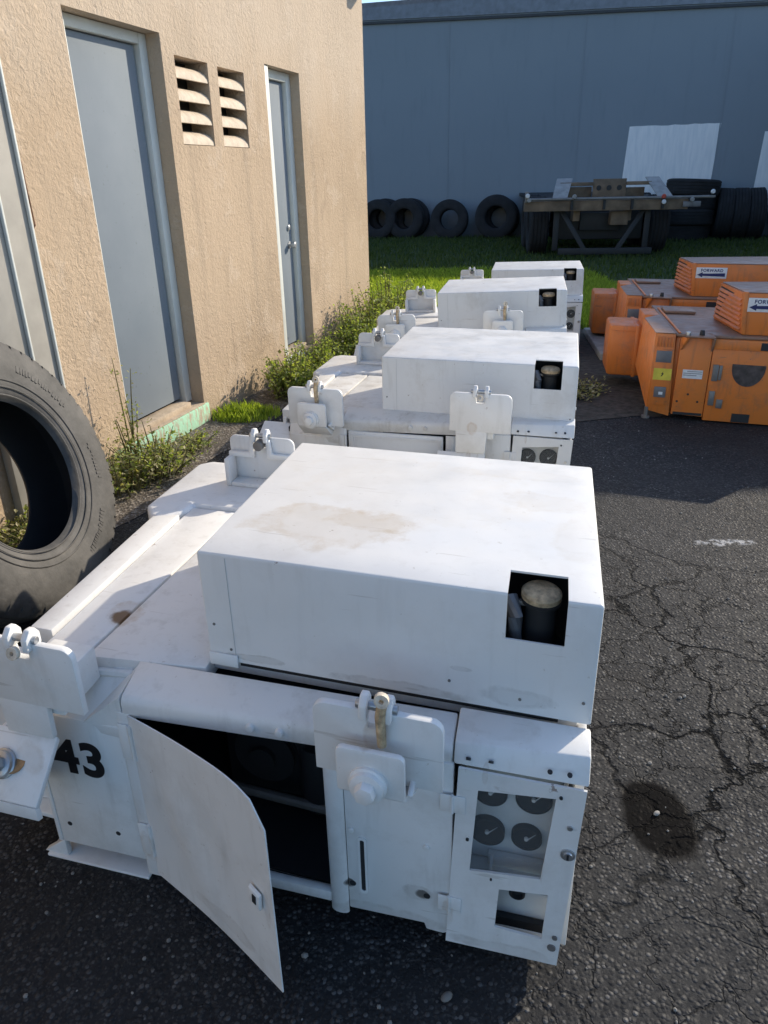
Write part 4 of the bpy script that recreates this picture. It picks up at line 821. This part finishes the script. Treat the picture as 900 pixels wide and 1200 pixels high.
# ------------------------------------------------------------------ trailer
def trailer():
    X0, Y0 = 4.02, 14.3
    t = tag(empty('flatbed_trailer', (X0, Y0, 0), R(-6)), 'brown container trailer parked rear end on before the blue wall', 'trailer')
    P = lambda nm, b, mat='trailer', parent=None, bevel=.006, **k: link(nm, b.mesh(nm, M[mat], bevel, **k), parent or t)
    P('cross_beam', MB().box(-1.40, 1.42, -.10, .10, .80, .97))
    P('bumper_rod', MB().cyl((-1.3, -.16, 1.0), (1.75, -.16, 1.0), .024, n=10), 'oldsteel', bevel=0)
    for x in (-.58, -.02, .46, .98): P('strut', MB().box(x - .02, x + .02, -.15, -.10, .82, 1.03), 'dark', bevel=0)
    cb = P('centre_plate', MB().box(-.16, .42, .35, .40, .96, 1.31))
    for x in (-.06, .12, .30): P('slot', MB().lathe((x, .346, 1.16), (0, -1, 0), [(0, .045), (.004, .045)], 14), 'dark', cb, 0)
    P('tray_rail', MB().box(-.75, -.16, .30, .36, 1.20, 1.26)); P('tray_rail', MB().box(.42, .85, .30, .36, 1.20, 1.26))
    P('tray_back', MB().box(-.62, -.16, .5, .54, .97, 1.18)); P('tray_back', MB().box(.42, .78, .5, .54, .97, 1.16))
    for s, x0 in ((1, -.82), (-1, .98)):
        P('ramp_plate', MB().hexa([(x0 - .10, -.12, 1.02), (x0 + .16, -.12, 1.02), (x0 + .16, -.08, 1.02), (x0 - .10, -.08, 1.02)], [(x0 - .10 + s * .12, .45, 1.33), (x0 + .16 + s * .14, .45, 1.33), (x0 + .16 + s * .14, .49, 1.32), (x0 - .10 + s * .12, .49, 1.32)]), 'tlight')
    for x in (-.45, .45): P('chassis_rail', MB().box(x - .06, x + .06, 0.1, 7.0, .62, .92))
    P('deck', MB().box(-1.15, 1.15, .6, 7.0, .93, 1.0), 'dark')
    P('axle', MB().cyl((-1.1, .9, .5), (1.1, .9, .5), .07, n=12), 'dark', bevel=0)
    P('lower_bar', MB().box(-.75, .9, -.06, .02, .06, .17), 'dark')
    for s in (-1, 1):
        P('brace', MB().hexa([(s * .30 - .05, -.04, .16), (s * .30 + .05, -.04, .16), (s * .30 + .05, .02, .16), (s * .30 - .05, .02, .16)], [(s * .72 - .05, .1, .80), (s * .72 + .05, .1, .80), (s * .72 + .05, .16, .80), (s * .72 - .05, .16, .80)]), 'dark')
        P('mudguard_bracket', MB().box(s * .80 - .05, s * .80 + .05, .1, .14, .12, .80), 'dark')
        for yy in (.75, 2.05):
            w_ = link('wheel', dt, t); w_.matrix_local = Matrix.Translation((s * 1.08, yy, .52)) @ Matrix.Rotation(pi / 2, 4, 'Y'); w_.scale = (.98, .98, 1.05)
            P('hub', MB().cyl((s * .95, yy, .52), (s * 1.15, yy, .52), .27, n=20), 'dark')
    P('undercarriage', MB().box(-.80, .80, .45, 1.3, .28, .80), 'dark', bevel=.03)
    P('chassis_box', MB().box(-.35, .35, .3, .6, .45, .75), 'dark'); P('hanger', MB().box(.15, .45, .05, .3, .55, .78), 'trailer')
    for x, z, mt in ((-1.36, 1.06, 'label'), (-1.33, .99, 'tlight'), (-.55, 1.035, 'tlight'), (.98, .93, 'label'), (.97, 1.02, 'red'), (1.45, .96, 'tlight'), (1.78, 1.08, 'label')):
        P('lamp', MB().lathe((x, -.18, z), (0, -1, 0), [(0, .035), (.02, .04), (.04, .03)], 12), mt, bevel=0)
    P('number_board', MB().box(1.32, 1.62, -.14, -.12, .84, .93), 'greyplate')
    P('lamp_bar', MB().box(-1.40, -1.34, -.17, -.11, .95, 1.13), 'oldsteel'); P('lamp_bar', MB().box(1.60, 1.84, -.17, -.13, .98, 1.02), 'oldsteel')
trailer()

# ------------------------------------------------------------------ plants and small debris
def leaf_mesh(name, gen, mat):
    vs, fs = [], []
    for quad in gen: i = len(vs); vs += quad; fs.append(tuple(range(i, i + len(quad))))
    me = bpy.data.meshes.new(name); me.from_pydata(vs, [], fs); me.materials.append(mat); return me
def leaf(p, size, rnd, flat=.5):
    a = rnd.uniform(0, 2 * pi); el = rnd.uniform(-.5, 1.1); d = Vector((cos(a) * cos(el), sin(a) * cos(el), sin(el))); sd_ = d.cross(Vector((rnd.uniform(-.4, .4), rnd.uniform(-.4, .4), 1))).normalized()
    p = Vector(p); L = size * rnd.uniform(.6, 1.3); wd = L * .36; up = sd_.cross(d) * L * .12
    return [tuple(p), tuple(p + d * L * .45 + sd_ * wd + up), tuple(p + d * L), tuple(p + d * L * .45 - sd_ * wd + up)]
def shrub(name, loc, rx, ry, h, nst, nleaf, lsz, label, seed, mat='leaf', cat='shrub', group=None, rz=0.0, flower=0, spiky=.35):
    rnd = random.Random(seed); r = tag(empty(name, loc, rz), label, cat, group)
    b = MB(); L = []; D = []
    for s in range(nst):
        a = rnd.uniform(0, 2 * pi); q = rnd.uniform(0, 1) ** .6; bx, by = q * rx * .55 * cos(a), q * ry * .55 * sin(a)
        hh = h * (1 - .45 * q * q) * rnd.uniform(.65, 1.15) + (h * spiky * rnd.random() ** 4); ex, ey = bx * 1.75 + rnd.uniform(-.06, .06), by * 1.75 + rnd.uniform(-.06, .06)
        pts = [Vector((bx + (ex - bx) * t ** 1.4, by + (ey - by) * t ** 1.4, hh * t * (1 - .12 * t * q))) for t in (0, .25, .5, .75, 1)]
        b.tube(pts, [.005, .0045, .004, .003, .0015], 5)
        for i in range(nleaf):
            t = rnd.uniform(.08, 1) ** .8; k = min(3, int(t * 4)); f = t * 4 - k; p = pts[k].lerp(pts[k + 1], f) + Vector((rnd.gauss(0, .022), rnd.gauss(0, .022), rnd.gauss(0, .015)))
            if p.z < .005: p.z = .01
            (D if rnd.random() < flower else L).append(leaf(p, lsz * (1.25 - .5 * t), rnd))
    link('stems', b.mesh('stems', M['stem'], 0), r)
    f = link('foliage', leaf_mesh('foliage', L, M[mat]), r); f['kind'] = 'stuff'
    if D: f = link('dry_leaves', leaf_mesh('dry_leaves', D, M['leafdry']), r); f['kind'] = 'stuff'
    return r
g_ = 'weeds along the foot of the tan wall'
wl = lambda u, off: (lambda p: (p[0], p[1], .004))(bw(u, 0, off))
shrub('wall_shrub', wl(.72, .30), .34, .26, .30, 60, 34, .034, 'leafy pale flowered bush at the wall between the two doors', 1, group=g_, rz=1.2, flower=.10)
shrub('wall_shrub', wl(1.25, .30), .30, .22, .30, 46, 32, .030, 'low green bush in front of the far door sill', 2, group=g_, rz=1.2)
for i, (u, off, h, rx) in enumerate(((1.95, .34, .40, .38), (2.4, .36, .52, .42), (2.9, .36, .60, .46), (3.4, .42, .50, .46))):
    shrub('wall_shrub', wl(u, off), rx, .30, h * .88, 80, 36, .034, ('dense green shrub just past the far door', 'tall green shrub between the far door and the building corner', 'tallest green shrub near the building corner', 'green shrub at the building corner running into the grass')[i], 10 + i, group=g_, rz=1.2, flower=.06)
shrub('weed_clump', wl(-.98, .22), .30, .22, .24, 40, 24, .028, 'straggly weed clump with pale dry leaves between the tyre and the mint step', 3, cat='weed', group=g_, rz=1.2, flower=.45)
shrub('weed_clump', wl(-1.22, .20), .30, .18, .22, 30, 24, .028, 'dry weed clump right behind the leaning truck tyre', 4, cat='weed', group=g_, rz=1.2, flower=.55)
shrub('weed_clump', wl(-.55, .22), .22, .11, .10, 20, 18, .024, 'low weeds growing against the mint step', 5, cat='weed', group=g_, rz=1.2, flower=.35)
shrub('tall_weed', wl(-1.0, .10), .10, .06, .62, 7, 46, .020, 'tall thin seeding weed standing against the wall left of the near door', 6, cat='weed', group=g_, flower=.4, spiky=.1)
shrub('weed_clump', (-1.55, 2.95, .004), .25, .22, .14, 34, 22, .026, 'dry weeds seen through the hole of the truck tyre', 8, cat='weed', group=g_, flower=.6)
def blades(n, pos, h, rnd, wdt=.004):
    for _ in range(n):
        x, y, s = pos(rnd); a = rnd.uniform(0, 2 * pi); hh = h * rnd.uniform(.5, 1.3) * s; lean = rnd.uniform(.1, .7) * hh; w2 = wdt * rnd.uniform(.7, 1.5)
        dx, dy = cos(a), sin(a); px, py = -dy * w2, dx * w2
        yield [(x - px, y - py, .004), (x + px, y + py, .004), (x + dx * lean * .4 + px * .6, y + dy * lean * .4 + py * .6, hh * .6), (x + dx * lean, y + dy * lean, hh), (x + dx * lean * .4 - px * .6, y + dy * lean * .4 - py * .6, hh * .6)]
rnd = random.Random(5)
def tuft(r_):
    a = r_.uniform(0, 2 * pi); q = r_.random() ** .6; p = wl(.12, .20); return (p[0] + .24 * q * cos(a), p[1] + .16 * q * sin(a), 1 - .5 * q)
tag(link('grass_tuft', leaf_mesh('grass_tuft', blades(900, tuft, .10, rnd, .0035), M['grass'])), 'bright green grass tuft on the soil beside the mint step', 'grass', kind='stuff')
def lawn(r_):
    while True:
        y = 7.3 + 5.2 * r_.random() ** 1.3; x = r_.uniform(-.9, 3.2)
        if y > 7.35 + abs(x) * .1 and y < 15.5 and (Vector((x, y, 0)) - BC).dot(BN) > .02 or y > 8.3 and y < 15: return (x, y, 1.0 + .25 * (y - 8) / 7)
tag(link('lawn_grass', leaf_mesh('lawn_grass', blades(42000, lawn, .085, rnd, .0055), M['grass'])), 'long green grass beyond the row of white units', 'grass', kind='stuff')
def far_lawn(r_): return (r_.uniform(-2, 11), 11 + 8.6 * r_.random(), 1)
tag(link('lawn_grass', leaf_mesh('lawn_grass', blades(30000, far_lawn, .085, rnd, .010), M['grass_shade'])), 'shaded grass at the foot of the blue wall', 'grass', kind='stuff')
def peb(n, pos, r0, r1, mat, name, label):
    b = MB()
    for _ in range(n):
        x, y = pos(); r = rnd.uniform(r0, r1) * (1 if rnd.random() < .9 else 1.8)
        mtx = Matrix.Translation((x, y, r * .35)) @ Matrix.Rotation(rnd.uniform(0, 6), 4, 'Z') @ Matrix.Diagonal((r, r * rnd.uniform(.6, 1), r * rnd.uniform(.5, .8), 1))
        bmesh.ops.create_icosphere(b.bm, subdivisions=1, radius=1, matrix=mtx)
    return tag(link(name, b.mesh(name, mat, 0, 0)), label, 'gravel', kind='stuff')
stone = simple('loose_stone', (.20, .19, .175), .85, var=.5, nscale=15)
peb(1300, lambda: (rnd.uniform(-1.3, 1.9), .45 + 4.2 * rnd.random() ** 1.6), .0018, .0048, stone, 'loose_gravel', 'small loose stones scattered over the asphalt')
peb(500, lambda: (lambda p: (p[0], p[1]))(bw(rnd.uniform(-1.3, 2.2), 0, rnd.uniform(.08, .6))), .003, .009, stone, 'loose_gravel', 'loose stones on the soil by the wall')
for i, (x, y, r, lab) in enumerate(((.655, 1.37, .008, 'grey pebble lying in the dark oil stain'), (.10, .93, .011, 'pale pebble on the shaded asphalt before the middle panel'))):
    b = MB(); bmesh.ops.create_icosphere(b.bm, subdivisions=2, radius=1, matrix=Matrix.Translation((x, y, r * .45)) @ Matrix.Rotation(.6, 4, 'Z') @ Matrix.Diagonal((r * 1.2, r * .8, r * .6, 1)))
    tag(link('pebble', b.mesh('pebble', stone, 0)), lab, 'pebble')
shrub('weed_clump', (1.42, 5.2, .004), .22, .3, .07, 26, 14, .03, 'sparse dry weeds on the dirt between the white and orange units', 21, mat='leafdry', cat='weed', flower=.5)
